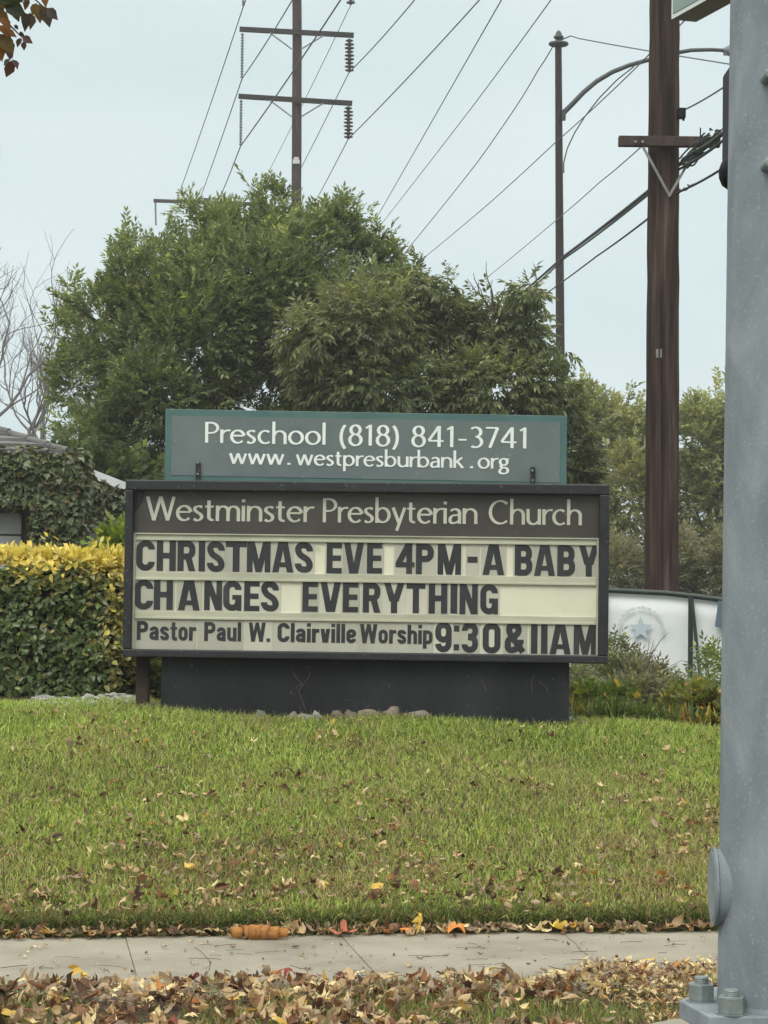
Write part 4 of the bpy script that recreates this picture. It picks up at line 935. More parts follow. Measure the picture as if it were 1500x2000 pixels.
for q in range(6):
    a_ = at(152 + 26 * q, 930 + 10 * q, YH2 - .1); b_ = at(152 + 26 * (q + 1), 1022 + 2.5 * q, YH2 - .1); bx2.append((a_[0], b_[0], YH2 - .10, YH2 + .3, b_[2], a_[2] - .03))
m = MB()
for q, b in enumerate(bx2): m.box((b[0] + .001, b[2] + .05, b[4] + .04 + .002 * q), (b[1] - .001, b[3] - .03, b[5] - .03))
m.build('dark_core', M['dark'], ivo2)
leafpatch('leaves', ivo2, bx2, 7000, .06, .04, M['ivy'], lambda P, Nn, rg: ivycol(P, Nn, rg) * .8, 62, (iv, ivf))  # leaf colour darkened to paint in the shadow under the roof
# leaning grey trunks seen under that eave
YT = 27.0
b5 = gp(160, YT); t5 = empty('leaning_tree', b5, 'leaning grey forked trunk seen under the ivy, left of the sign', 'tree')
m = MB(); f5 = at(164, 1085, YT); m.tube([b5 + np.array([0, 0, -.1]), f5, at(182, 1055, YT), at(206, 1015, YT), at(235, 970, YT)], [.12, .10, .075, .065, .05], 12)
m.tube([f5, at(154, 1060, YT), at(140, 1020, YT), at(120, 960, YT)], [.08, .06, .05, .04], 10); m.tube([at(172, 1150, YT), at(173, 1090, YT), at(172, 1035, YT), at(170, 970, YT)], [.05, .035, .03, .02], 8)
m.build('trunk', M['barkgrey'], t5)
crown('foliage', t5, [(190, 940, 60, 40), (240, 950, 60, 40), (130, 930, 50, 40)], YT, 500, .26, M['leaf'], [s2l(60, 76, 42), s2l(80, 94, 52), s2l(110, 120, 70)], .3, seed=71)

# ------------------------------------------------------------------ hedge and shrubs
YHd = 12.75
h0 = at(-330, 1088, YHd); h1 = at(234, 1092, YHd); zb = float(H(h1[0], YHd)) - .02
hg = empty('clipped_hedge', ((h0[0] + h1[0]) / 2, YHd + .35, zb), 'clipped box hedge with bright yellow top growth left of the sign', 'hedge')
bxh = [(h0[0], h1[0], YHd, YHd + .75, zb, h1[2])]
m = MB(); m.box((h0[0] + .05, YHd + .06, zb), (h1[0] - .07, YHd + .70, h1[2] - .07)); m.build('dark_core', M['dark'], hg)
def hedgecol(P, Nn, rg):
    n = len(P); dz = h1[2] - P[:, 2]; dx = h1[0] - P[:, 0]
    dark = s2l(94, 112, 66)[None] * rg.uniform(.55, 1.35, (n, 1)); mid = s2l(146, 142, 80)[None] * rg.uniform(.7, 1.2, (n, 1)); yel = s2l(230, 212, 104)[None] * rg.uniform(.65, 1.12, (n, 1))
    fy = np.clip(1.15 - dz / .11 + .4 * np.sin(P[:, 0] * 14) * np.sin(P[:, 0] * 5 + 1), 0, .9); fm = .10 + np.clip(1.1 - dz / .26, 0, 1) * .5 + np.clip(1 - dx / .17, 0, 1) * .75
    fy2 = np.clip(1 - dx / .10, 0, 1) * np.clip(1.1 - dz / .62, 0, 1) * .55
    u_ = rg.random(n); c = dark.copy(); c[u_ < fm] = mid[u_ < fm]; u2 = rg.random(n); s = (u2 < fy) | (u2 < fy2); c[s] = yel[s]; return c
leafpatch('leaves', hg, bxh, 21000, .043, .036, M['hedge'], hedgecol, 81, (ov, ovf), tip=np.array([0, -.25, .35]))
# loose top growth
rg = np.random.default_rng(82); n = 2200
P = np.stack([rg.uniform(h0[0], h1[0], n), rg.uniform(YHd - .02, YHd + .72, n), h1[2] + np.abs(rg.normal(size=n)) * .022 * (1 + .6 * np.sin(np.arange(n) * .37))], 1)
D = unit(np.array([0, -.15, 1.0]) + rg.normal(size=(n, 3)) * .55); X, Yd, Z = frames(D, None, rg); v, f = scatter(ov, ovf, P, X, Yd, Z, .045 * rg.uniform(.7, 1.3, n))
npmesh('top_growth', v, f, M['hedge'], hg, np.repeat(s2l(226, 210, 106)[None] * rg.uniform(.55, 1.08, (n, 1)), len(ov), 0))

def bush(name, lab, base, clumps, Y, n, size, cols, seed, upb=.3, tm=None, stems=None, depth=.7, mt=None, catg='shrub'):
    e = empty(name, base, lab, catg)
    m = MB(); limbs(m, np.array(base) + np.array([0, 0, -.03]), stems or [at(c[0], c[1], Y) for c in clumps], .010, seed, 5, 6); m.build('stem', M['bark'], e)
    crown('foliage', e, clumps, Y, n, size, mt or M['leaf'], cols, upb, seed=seed, tmpl=tm, depth=depth); return e
bush('round_shrub', 'light green shrub peeking out between the hedge and the sign', gp(235, 15.5), [(235, 1085, 32, 40), (240, 1140, 40, 60)], 15.5, 420, .13, [s2l(100, 122, 50), s2l(120, 140, 62), s2l(160, 170, 90)], 91)
bush('low_shrub', 'dark low shrub under the left corner of the sign cabinet', gp(260, 13.2), [(235, 1335, 50, 40), (285, 1325, 45, 40), (320, 1320, 40, 40), (255, 1290, 40, 40)], 13.2, 520, .10, [s2l(58, 70, 38), s2l(80, 88, 48), s2l(130, 125, 70)], 92)
tmd = [sprig(7, .2, .20, .34, 300 + q, 1.0) for q in range(3)]
bush('dry_shrub', 'twiggy half dry shrub in front of the star banner', gp(1250, 13.4), [(1225, 1318, 45, 38), (1203, 1272, 14, 24), (1265, 1338, 52, 36), (1305, 1360, 42, 26), (1200, 1335, 45, 40), (1250, 1362, 90, 28), (1155, 1330, 40, 40), (1128, 1340, 26, 32)], 13.4, 1900, .085,
     [s2l(106, 121, 86), s2l(112, 112, 88), s2l(152, 160, 114)], 93, .5, tmd, depth=.8)
m = MB(); rgs = np.random.default_rng(5)
e = bpy.data.objects
bush('thin_shrub', 'thin sparse shrub right of the green fence brace', gp(1390, 13.8), [(1385, 1310, 26, 40), (1400, 1350, 30, 40), (1370, 1370, 30, 30), (1420, 1330, 30, 50)], 13.8, 170, .12, [s2l(100, 120, 70), s2l(120, 130, 80), s2l(150, 150, 100)], 94, .6, tmd)
tmb = [sprig(8, .1, .42, .42, 700 + q, 1.1) for q in range(3)]
bush('leafy_plant', 'low leafy green plant touching the right corner of the plinth', gp(1150, 12.5), [(1140, 1375, 26, 28), (1170, 1392, 34, 22), (1200, 1380, 24, 20)], 12.5, 260, .085, [s2l(88, 110, 54), s2l(110, 124, 62), s2l(176, 150, 70)], 96, .5, tmb)
bush('leafy_plant', 'low leafy plant with a few orange leaves in front of the green fence brace', gp(1345, 12.5), [(1330, 1385, 30, 24), (1365, 1378, 30, 30), (1395, 1395, 30, 26), (1300, 1400, 20, 16)], 12.5, 300, .085, [s2l(86, 106, 56), s2l(112, 120, 66), s2l(186, 140, 74)], 97, .5, tmb)
# extra bare twigs in the dry shrub
m = MB(); dsb = gp(1250, 13.4)
limbs(m, dsb, [at(1185 + 150 * random.random(), 1235 + 120 * random.random(), 13.4 + random.uniform(-.25, .2)) for _ in range(40)], .006, 95, 4, 7)
for o in bpy.data.objects:
    if o.name == 'dry_shrub': m.build('twigs', mat('grey_twig', (.16, .14, .12), .9, .1), o)

def strap(name, lab, px, py, Y, n, hgt, seed, cols, wd=.011, spread=1.0):
    rg = np.random.default_rng(seed); b = at(px, py, Y); b[2] = float(H(b[0], b[1])); V = []; F = []; Cc = []
    for i in range(n):
        a = rg.uniform(0, 2 * math.pi); o = b + np.array([rg.normal() * .05 * spread, rg.normal() * .05, -.01]); L_ = hgt * rg.uniform(.6, 1.35); lean = rg.uniform(.15, 1.35); d = np.array([math.cos(a), math.sin(a), 0]); s = np.array([-d[1], d[0], 0])
        k = 7; base = len(V); w2 = wd * rg.uniform(.6, 1.2); c = cols[rg.integers(len(cols))] * rg.uniform(.6, 1.3)
        for j in range(k):
            t = j / (k - 1); p = o + d * L_ * lean * (t ** 1.6) * .8 + np.array([0, 0, L_ * (t - .62 * lean * t * t)]); ww = w2 * (1 - t ** 2.2) + .0008
            V += [p - s * ww, p + s * ww]; Cc += [c, c]
        F += [(base + 2 * j, base + 2 * j + 1, base + 2 * j + 3, base + 2 * j + 2) for j in range(k - 1)]
    o = npmesh(name, np.array(V), np.array(F), M['grass'], None, np.array(Cc)); return tag(o, lab, 'plant', 'strap leaved plants beside the sign')
gl = [s2l(84, 104, 44), s2l(66, 88, 38), s2l(112, 122, 58)]; gl2 = gl + [s2l(170, 150, 70), s2l(160, 120, 60)]
strap('strap_plant', 'largest dense green strap leaved clump right of the plinth', 1212, 1424, 12.2, 800, .165, 101, gl, .0045, 2.4)
strap('strap_plant', 'strap leaved clump with yellowed blades against the plinth corner', 1140, 1412, 12.4, 150, .16, 102, gl2, .006, 1.2)
strap('strap_plant', 'broad leaved strap clump with orange dead blades beside the steel pole', 1330, 1428, 12.3, 150, .14, 103, gl2, .008, 1.7)
strap('strap_plant', 'rightmost strap leaved clump half hidden by the steel pole', 1400, 1432, 12.2, 150, .14, 104, gl2, .007, 1.6)
strap('strap_plant', 'small strap leaved clump between the largest clump and the broad one', 1275, 1415, 12.6, 120, .14, 105, gl2, .006, 1.4)

# ------------------------------------------------------------------ white banner fence
YF = 16.5
fe = empty('banner_fence', gp(1300, YF), 'low green pipe fence covered with a white star banner', 'fence')
M['fgreen'] = noisy('dark_green_pipe', [(.3, (.012, .024, .021)), (.7, (.026, .042, .037))], 8, 4, .5, .4)
M['banner'] = noisy('white_banner_vinyl', [(.3, (.60, .66, .67)), (.7, (.76, .80, .80))], 3, 6, .5, .3, stretch=(.6, .6, 1))
M['bblue'] = noisy('faded_blue_print', [(.3, (.34, .44, .49)), (.7, (.44, .53, .57))], 6, 5, .6, .3)
M['bgrey'] = mat('faded_grey_print', (.50, .55, .55), .6, .3)
rp = [(1000, 1147.5), (1190, 1153), (1300, 1158.5), (1360, 1165), (1412, 1172), (1520, 1188)]
def yfence(x): return YF - .0012 * (x - 1190)
m = MB(); m.tube([at(x, y, yfence(x)) for x, y in rp], .019, 12); m.build('top_rail', M['fgreen'], fe)
m = MB(); p = at(1349, 1164, yfence(1349) - .03); m.tube([p, (p[0] + .004, p[1], .1)], .018, 12); m.build('post', M['fgreen'], fe)
m = MB(); p = at(1181, 1156, yfence(1181) - .03); m.tube([p, (p[0], p[1], .1)], .018, 12); m.build('post', M['fgreen'], fe)
m = MB(); p = at(1351, 1170, yfence(1350) - .06); q = at(1376, 1400, yfence(1376) - .10); m.tube([p, q], .013, 10); m.build('brace', M['fgreen'], fe)
xs = np.linspace(1010, 1520, 60); V = []; 
for x in xs:
    yt = np.interp(x, [a for a, _ in rp], [b for _, b in rp]); p = at(x, yt + 4, yfence(x)); wv = .010 * math.sin(x * .09) + .006 * math.sin(x * .23)
    for k in range(8): V.append((p[0], p[1] + .025 + wv * (k / 7) * 1.2, p[2] * (1 - k / 7) + .2 * k / 7))
F = [(8 * i + k, 8 * i + k + 1, 8 * i + 8 + k + 1, 8 * i + 8 + k) for i in range(59) for k in range(7)]
m = MB(); m.add(V, F, True); ban = m.build('banner', M['banner'], fe)
sm_ = ban.modifiers.new('thickness', 'SOLIDIFY'); sm_.thickness = .002
def fl(px, py, o=-.004): return at(px, py, yfence(px) - .004 + o)
m = MB(); st = []
for k in range(10):
    a = math.pi / 2 + k * math.pi / 5; r_ = 25 if k % 2 == 0 else 10.5; st.append(fl(1251 + r_ * math.cos(a), 1228 - r_ * math.sin(a)))
m.add(st + [s + np.array([0, -.003, 0]) for s in st], [tuple(range(10, 20))] + [(i, (i + 1) % 10, 10 + (i + 1) % 10, 10 + i) for i in range(10)]); m.build('star_print', M['bblue'], ban)
m = MB()
for k in range(44):
    a = math.radians(-15 + k * 4.9); r1 = 40 + (k * 7 % 3) * .6; r2 = 46.5 - (k * 5 % 4) * .5
    if k % 9 == 6: continue
    c_, s_ = math.cos(a), math.sin(a); w_ = .9 + (k % 3) * .35; q = []
    for r_, t in ((r1, -w_), (r1, w_), (r2, w_), (r2, -w_)): q.append(fl(1251 + r_ * c_ - t * s_, 1230 - r_ * s_ - t * c_))
    m.add([p + np.array([0, -.003, 0]) for p in q] + q, [(0, 1, 2, 3), (0, 4, 5, 1), (1, 5, 6, 2), (2, 6, 7, 3), (3, 7, 4, 0)])
m.build('ring_print', M['bgrey'], ban)
m = MB(); q = [fl(1403, 1173, -.03), fl(1440, 1178, -.03), fl(1440, 1232, -.03), fl(1396, 1224, -.03)]; m.add([p + np.array([0, -.004, 0]) for p in q] + q, [(3, 2, 1, 0), (4, 5, 6, 7), (0, 1, 5, 4), (1, 2, 6, 5), (2, 3, 7, 6), (3, 0, 4, 7)])
m.build('corner_flap', mat('slate_blue_vinyl', (.10, .15, .19), .5, .3), fe)

# ------------------------------------------------------------------ stones and gravel
def stone(rg, c, sx, sy, sz):
    bm = bmesh.new(); bmesh.ops.create_icosphere(bm, subdivisions=2, radius=1); ph = rg.uniform(0, 6, 3)
    vs = [np.array(v.co) for v in bm.verts]; fs = [tuple(x.index for x in f.verts) for f in bm.faces]; bm.free()
    out = []
    for v in vs:
        k = 1 + .20 * math.sin(v[0] * 3 + ph[0]) + .18 * math.sin(v[1] * 3.5 + ph[1] + v[2] * 2) + .16 * math.sin(v[2] * 4 + ph[2] + v[0] * 3); out.append(np.array(c) + v * k * np.array([sx, sy, sz]))
    return out, fs
rg = np.random.default_rng(33)
scol = [('grey green', (.15, .16, .125)), ('grey tan', (.20, .18, .145)), ('pale grey', (.26, .255, .22)), ('dark tan', (.155, .13, .095)), ('warm tan', (.20, .17, .125))]
stones = [(512, 1391, 17, 0, 'first stone from the left along the plinth foot, grey green'), (572, 1390, 15, 1, 'pointed tan grey stone left of the pale one at the plinth foot'), (598, 1394, 17, 2, 'pale grey stone in the row at the plinth foot'), (622, 1396, 12, 2, 'small pale stone right of the bigger pale one'),
          (657, 1397, 16, 3, 'dark tan round stone at the middle of the plinth foot'), (686, 1397, 14, 3, 'dark tan flat stone beside the round one at the plinth foot'), (724, 1399, 22, 4, 'largest warm tan stone in the row at the plinth foot'), (763, 1402, 18, 4, 'warm tan stone just right of the largest one'), (817, 1405, 20, 1, 'rightmost wide tan grey stone of the row at the plinth foot')]
for x, y, r_, ci, lab in stones:
    c = at(x, y + 3, 11.42); zz = float(H(c[0], c[1])); k = ppm(11.42); c[2] = zz + .022
    v, f = stone(rg, c, r_ / k * 1.05, .035, .030 + r_ / k * .35); m = MB(); m.add(v, f, True)
    cc = np.array(scol[ci][1]); tag(m.build('stone', noisy('stone_' + str(x), [(.3, tuple(cc * .7)), (.7, tuple(cc * 1.15))], 25, 6, .9, .15, bump=.5)), lab, 'stone', 'stones along the foot of the plinth')
m = MB(); 
for k in range(420):
    t = rg.random(); x = rg.uniform(60, 312) if k < 360 else rg.uniform(1000, 1200); Yg = rg.uniform(11.75, 12.6); c = at(x, 1360, Yg); zz = float(H(c[0], c[1])); s = rg.uniform(.010, .026)
    pile = .05 * math.exp(-((x - 225) / 70) ** 2) * math.exp(-((Yg - 12.2) / .25) ** 2) * (k < 330)
    v, f = stone(rg, (c[0], c[1], zz + s * .3 + pile * rg.random()), s * 1.3, s, s * .8); m.add(v, f, False)
tag(m.build('gravel', noisy('white_gravel', [(.3, (.20, .20, .19)), (.7, (.40, .40, .38))], 30, 4, .9, .15)), 'pale grey rock chips piled between hedge and plinth', 'gravel', kind='stuff')

# ------------------------------------------------------------------ grass
def vnoise(x, y, s, seed):
    rg = np.random.default_rng(seed); g = rg.random((64, 64)); x = (x * s) % 64; y = (y * s) % 64; i = x.astype(int) % 64; j = y.astype(int) % 64; fx = x - np.floor(x); fy = y - np.floor(y)
    fx = fx * fx * (3 - 2 * fx); fy = fy * fy * (3 - 2 * fy); i2 = (i + 1) % 64; j2 = (j + 1) % 64
    return g[i, j] * (1 - fx) * (1 - fy) + g[i2, j] * fx * (1 - fy) + g[i, j2] * (1 - fx) * fy + g[i2, j2] * fx * fy
def grassmesh(name, x, y, h, wd, col, lean=.7, seed=1):
    rg = np.random.default_rng(seed); n = len(x); z = H(x, y); a = rg.uniform(0, 2 * math.pi, n); d = np.stack([np.cos(a), np.sin(a), np.zeros(n)], 1); fa = rg.uniform(0, math.pi, n); s = np.stack([np.cos(fa), np.sin(fa) * .5, np.zeros(n)], 1)
    b = np.stack([x, y, z - .004], 1); ln = rg.uniform(.1, lean, n)[:, None] * h[:, None]; up = np.array([0, 0, 1.0]); w_ = wd[:, None]; hh_ = h[:, None]
    V = np.stack([b - s * w_, b + s * w_, b - s * w_ * .8 + d * ln * .3 + up * hh_ * .55, b + s * w_ * .8 + d * ln * .3 + up * hh_ * .55, b + d * ln + up * hh_ * (1 - .25 * (ln / hh_) ** 2)], 1)
    F = np.array([(0, 1, 3), (0, 3, 2), (2, 3, 4)])[None] + (np.arange(n) * 5)[:, None, None]
    return npmesh(name, V.reshape(-1, 3), F.reshape(-1, 3), M['grass'], None, np.repeat(col, 5, 0))
rg = np.random.default_rng(3)
n = 400000
u = rg.uniform(-2.9, 4.6, n); v = V_S1 + (12.4 - V_S1) * rg.random(n); x, y = uv2xy(u, v)
vis = np.abs(x) < (.1685 * y + .75); vis &= (y < 11.62 + .35 * np.abs(vnoise(x, y, 3, 2)) ) | ((x < -.85) & (y < 12.3)); x, y, v = x[vis], y[vis], v[vis]
dist = v - V_S1; keep = rg.random(len(x)) < np.clip(.75 + .25 * vnoise(x, y, 6, 5) , .3, 1); x, y, v, dist = x[keep], y[keep], v[keep], dist[keep]; n = len(x)
t = np.clip(dist / 3.2, 0, 1); h = (.030 + .012 * vnoise(x, y, 4, 8) + .018 * (t > .8) * rg.random(n)) * rg.uniform(.6, 1.4, n) + .018 * np.clip(1 - dist / .12, 0, 1)
pt = vnoise(x, y, 1.7, 11) * .6 + vnoise(x, y, 5, 12) * .4
dead = np.clip(.34 - .28 * t + .85 * (pt - .5) + .30 * np.exp(-(((x - .95) / .5) ** 2 + ((y - 9.3) / .5) ** 2)), .02, .75)
c = s2l(152, 174, 82)[None] * rg.uniform(.55, 1.25, (n, 1)) * (1 - .12 * (1 - t))[:, None]; lt = rg.random(n) < .30; c[lt] = s2l(184, 194, 106) * 1.0 * rg.uniform(.75, 1.1, (lt.sum(), 1))
dk = rg.random(n) < .18; c[dk] = s2l(86, 110, 54)[None] * rg.uniform(.7, 1.1, (dk.sum(), 1)); c *= (.80 + .42 * vnoise(x, y, 2.1, 91) * .6 + .42 * vnoise(x, y, 7, 92) * .4)[:, None]; dd2 = rg.random(n) < dead; c[dd2] = (s2l(184, 168, 122)[None] * rg.uniform(.4, 1.05, (n, 1)))[dd2]
tag(grassmesh('lawn_grass', x, y, h, np.full(n, .0025) * rg.uniform(.6, 1.6, n), c, 1.5, 4), 'green lawn mixed with straw coloured blades', 'grass', kind='stuff')
n = 60000; u = rg.uniform(-1.9, 3.6, n); v = V_S1 - .028 + .12 * rg.random(n) ** 1.8; x, y = uv2xy(u, v); kk = vnoise(x, y, 4, 71) + .3 > .55 * rg.random(n); x, y = x[kk], y[kk]; n = len(x)
c = s2l(92, 108, 52)[None] * rg.uniform(.45, 1.2, (n, 1)); dd2 = rg.random(n) < .22; c[dd2] = s2l(160, 138, 96)[None] * rg.uniform(.4, 1, (dd2.sum(), 1))  # darker green puts the shade along the lip into the blade colour
tag(grassmesh('lawn_edge_grass', x, y, .048 * rg.uniform(.5, 1.4, n), np.full(n, .0024) * rg.uniform(.7, 1.5, n), c, 1.9, 9), 'longer ragged grass spilling over the lawn edge', 'grass', kind='stuff')
n = 60000
u = rg.uniform(-2.2, 3.2, n); v = rg.uniform(5.3, 7.22, n); x, y = uv2xy(u, v); pn = vnoise(x, y, 2.6, 21) * .6 + vnoise(x, y, 8, 22) * .4 + .35 * np.exp(-(((x - .48) / .36) ** 2 + ((y - 6.68) / .26) ** 2)) + .2 * (vnoise(x, y, 3.1, 57) - .5)
k = (pn > .52) & (v < 7.18) & (np.hypot(x - PC[0], y - PC[1]) > .43); x, y = x[k], y[k]; n = len(x)
c = s2l(112, 128, 62)[None] * rg.uniform(.55, 1.25, (n, 1)); dd2 = rg.random(n) < .3; c[dd2] = s2l(170, 152, 108)[None] * rg.uniform(.5, 1, (dd2.sum(), 1))
tag(grassmesh('verge_grass', x, y, .042 * rg.uniform(.5, 1.5, n), np.full(n, .0022) * rg.uniform(.6, 1.5, n), c, 1.4, 6), 'thin worn grass showing through leaf litter on the verge', 'grass', kind='stuff')

# ------------------------------------------------------------------ fallen leaves
def palm(rg):
    k = 25; V = [(0, 0, 0)]; lobes = [-2.2, -1.15, 0, 1.15, 2.2]; ls = [.6, .85, 1.0, .85, .6]
    an = np.linspace(-2.75, 2.75, k); rr2 = []
    for a in an: rr2.append(max(.20, max(l_ * (1 - 1.25 * abs(a - q)) for q, l_ in zip(lobes, ls))) * rg.uniform(.9, 1.1))
    for s in (.5, 1.0):
        for a, r_ in zip(an, rr2): q = min(r_, .42) if s < 1 else r_; q = q * (.6 if s < 1 else 1); V.append((q * math.sin(a), q * math.cos(a), 0))
    F = [(0, 1 + i + 1, 1 + i) for i in range(k - 1)]
    for i in range(k - 1): F += [(1 + i, 2 + i, 1 + k + i + 1), (1 + i, 1 + k + i + 1, 1 + k + i)]
    return np.array(V, float) * .62, np.array(F)
def oval(rg, wr=.3):
    nl = 8; V = []; F = []
    for i in range(nl + 1):
        t = i / nl; w_ = wr * (math.sin(math.pi * min(1, t + .015)) ** 1.25 + .01) * rg.uniform(.8, 1.15)
        for s in (-1, -.5, 0, .5, 1): V.append((w_ * s, t - .5, 0))
    for i in range(nl):
        for j in range(4):
            a = 5 * i + j; F += [(a, a + 1, a + 6), (a, a + 6, a + 5)]
    return np.array(V), np.array(F)
def curl(V, rg, amt=1.0):
    V = V.copy(); a = rg.uniform(0, math.pi); ca, sa = math.cos(a), math.sin(a)
    for (R_, ang) in ((rg.uniform(.22, .7) / amt, a), (rg.uniform(.5, 1.6) / amt, a + 1.4)):
        ca, sa = math.cos(ang), math.sin(ang); p = V[:, 0] * ca + V[:, 1] * sa; q = -V[:, 0] * sa + V[:, 1] * ca; th = p / R_
        p2 = (R_ - V[:, 2]) * np.sin(th); z2 = R_ - (R_ - V[:, 2]) * np.cos(th); V = np.stack([p2 * ca - q * sa, p2 * sa + q * ca, z2], 1)
    V[:, 2] += .035 * np.sin(V[:, 0] * 14 + rg.uniform(0, 6)) + .04 * np.sin(V[:, 1] * 11 + rg.uniform(0, 6)) + .012 * rg.normal(size=len(V)); return V
PAL = [('tan', s2l(188, 164, 126)), ('cream', s2l(216, 200, 152)), ('brown', s2l(126, 92, 68)), ('dark brown', s2l(82, 60, 48)), ('yellow', s2l(204, 172, 90)), ('orange brown', s2l(176, 122, 70)), ('reddish brown', s2l(122, 72, 60)), ('grey tan', s2l(158, 140, 116))]
WTS = np.array([.29, .12, .22, .11, .025, .025, .012, .22]); WTS = WTS / WTS.sum()
rgl = np.random.default_rng(17); PROTO = []
for k in range(40):
    v, f = palm(rgl) if k % 5 == 0 else oval(rgl, rgl.uniform(.07, .24)); PROTO.append((curl(v, rgl, rgl.uniform(1.0, 3.0)), f))
def rotm(rg, tilt):
    a = rg.uniform(0, 2 * math.pi); ax = rg.uniform(0, 2 * math.pi); t = abs(rg.normal()) * tilt
    return np.array(Matrix.Rotation(t, 3, Vector((math.cos(ax), math.sin(ax), 0))) @ Matrix.Rotation(a, 3, 'Z') @ (Matrix.Rotation(math.pi, 3, 'X') if rg.random() < .35 else Matrix.Identity(3)))
def litter(name, pts, sizes, lab, seed, tilt=.45, wts=WTS, lift=.3, protos=None):
    rg = np.random.default_rng(seed); V = []; F = []; Cc = []; off = 0
    for (x, y, z), s in zip(pts, sizes):
        v, f = PROTO[rg.integers(len(PROTO))] if protos is None else PROTO[protos[rg.integers(len(protos))]]; q = (v @ rotm(rg, tilt).T) * s; q[:, 2] -= q[:, 2].min() * (1 - lift) ; c = PAL[rg.choice(len(PAL), p=wts / wts.sum())][1] * rg.uniform(.55, 1.2)
        V.append(q + np.array([x, y, z])); F.append(f + off); Cc.append(np.repeat(c[None], len(v), 0) * (1 + .12 * rg.normal(size=(len(v), 1)))); off += len(v)
    return tag(npmesh(name, np.vstack(V), np.vstack(F), M['dryleaf'], None, np.clip(np.vstack(Cc), .01, .85)), lab, 'leaf litter', kind='stuff')
rg = np.random.default_rng(41)
OVALS = [k for k in range(40) if k % 5]
# dense litter on the verge
n = 11000; u = rg.uniform(-1.9, 3.0, n); v = 7.3 - 2.0 * rg.random(n) ** 1.15; x, y = uv2xy(u, v); z = np.where(v > V_S0, .006, 0) + rg.random(n) * .02
edge = 7.12 + .12 * vnoise(x, y, 3, 51) + .10 * (vnoise(x, y, 9, 52) - .5) + .28 * sst(.5, .85, x)
sparse = .93 * np.exp(-(((x - .48) / .36) ** 2 + ((y - 6.68) / .26) ** 2)) + .55 * np.clip((vnoise(x, y, 3.1, 57) - .52) * 5, 0, 1) * (v < 6.9) 
k = (v < edge) & (rg.random(n) > sparse) & (np.hypot(x - PC[0], y - PC[1]) > .40); x, y, z = x[k], y[k], z[k]
big = rg.random(len(x)); sz = np.where(x > .62, rg.uniform(.02, .06, len(x)), .025 + .085 * rg.random(len(x)) ** 1.6)
litter('leaf_litter', np.stack([x, y, z], 1), sz, 'dense carpet of curled dry leaves over the verge', 42, .7)
n = 2600; x = rg.uniform(.50, 1.25, n); y = rg.uniform(5.9, 7.75, n); u, v = xy2uv(x, y); k = (v < 7.42 + .35 * rg.random(n) ** 2 - .35 * (x < .68)) & ((x > .78 + .05 * rg.normal(size=n)) | (v > 6.98)) & (np.hypot(x - PC[0], y - PC[1]) > .40)
litter('leaf_litter', np.stack([x[k], y[k], np.full(k.sum(), .008)], 1), rg.uniform(.025, .06, k.sum()), 'pale thin leaf shreds heaped on the pavement beside the steel pole', 43, .25, np.array([.3, .3, .08, .04, .05, .03, .08, .12]), protos=OVALS)
# leaves along the lawn edge
n = 1000; u = rg.uniform(-1.6, 3.2, n); v = V_S1 - .050 + rg.normal(size=n) * .026; x, y = uv2xy(u, v)
litter('leaf_litter', np.stack([x, y, np.where(v < V_S1, .006, .012) + rg.random(n) * .02], 1), rg.uniform(.025, .085, n), 'line of dry leaves where the lawn meets the pavement', 44, .6)
# specks and shreds on the pavement
n = 460; u = rg.uniform(-1.6, 3.2, n); v = rg.uniform(7.15, 8.19, n); x, y = uv2xy(u, v)
litter('leaf_litter', np.stack([x, y, np.full(n, .007)], 1), rg.uniform(.008, .040, n), 'tiny leaf shreds scattered on the pavement', 45, .2, protos=OVALS)
m = MB()
for k in range(80):
    u_, v_ = rg.uniform(-1.6, 3.0), rg.uniform(7.15, 8.18); a = rg.normal() * .35 + TH; L_ = rg.uniform(.02, .11); x_, y_ = uv2xy(u_, v_)
    m.tube([(x_, y_, .010), (x_ + L_ * .5 * math.cos(a), y_ + L_ * .5 * math.sin(a) + rg.normal() * .003, .011), (x_ + L_ * math.cos(a), y_ + L_ * math.sin(a), .009)], rg.uniform(.0005, .0012), 4)
for k in range(55):
    u_, v_ = rg.uniform(-1.4, 2.4), rg.uniform(6.2, 7.25); a = rg.uniform(0, 6.28); L_ = rg.uniform(.03, .14); x_, y_ = uv2xy(u_, v_); z_ = rg.uniform(.02, .05)
    if math.hypot(x_ - PC[0], y_ - PC[1]) > .5: m.tube([(x_, y_, z_), (x_ + L_ * .5 * math.cos(a), y_ + L_ * .5 * math.sin(a), z_ + rg.uniform(-.005, .012)), (x_ + L_ * math.cos(a), y_ + L_ * math.sin(a), z_ + rg.uniform(-.012, .03))], rg.uniform(.0008, .0018), 4)
tag(m.build('twig_litter', mat('dark_twig', (.095, .076, .056), .9, .1)), 'fine dark twigs scattered over the pavement and verge', 'twigs', kind='stuff')
# small dead bits through the lawn
n = 6500; u = rg.uniform(-2.4, 3.9, n); dv = 3.3 * rg.random(n) ** 1.55; x, y = uv2xy(u, V_S1 + .05 + dv); cl_ = vnoise(x, y, 2.3, 61) * .5 + vnoise(x, y, 7, 62) * .5; k = cl_ + .20 * rg.random(n) > .58 + .17 * dv / 3.3
x, y = x[k], y[k]
LWT = np.array([.30, .12, .22, .16, .01, .01, .01, .17])
x2 = x[::4]; y2 = y[::4]; v2 = xy2uv(x2, y2)[1]; k2 = rg.random(len(x2)) > (v2 - V_S1) / 2.6; x2, y2 = x2[k2] + .03 * rg.normal(size=k2.sum()), y2[k2] + .03 * rg.normal(size=k2.sum())
litter('leaf_litter', np.stack([x2, y2, H(x2, y2) + .030], 1), rg.uniform(.04, .09, len(x2)), 'mid sized tan leaves lying on the lower half of the lawn', 48, .55, LWT)
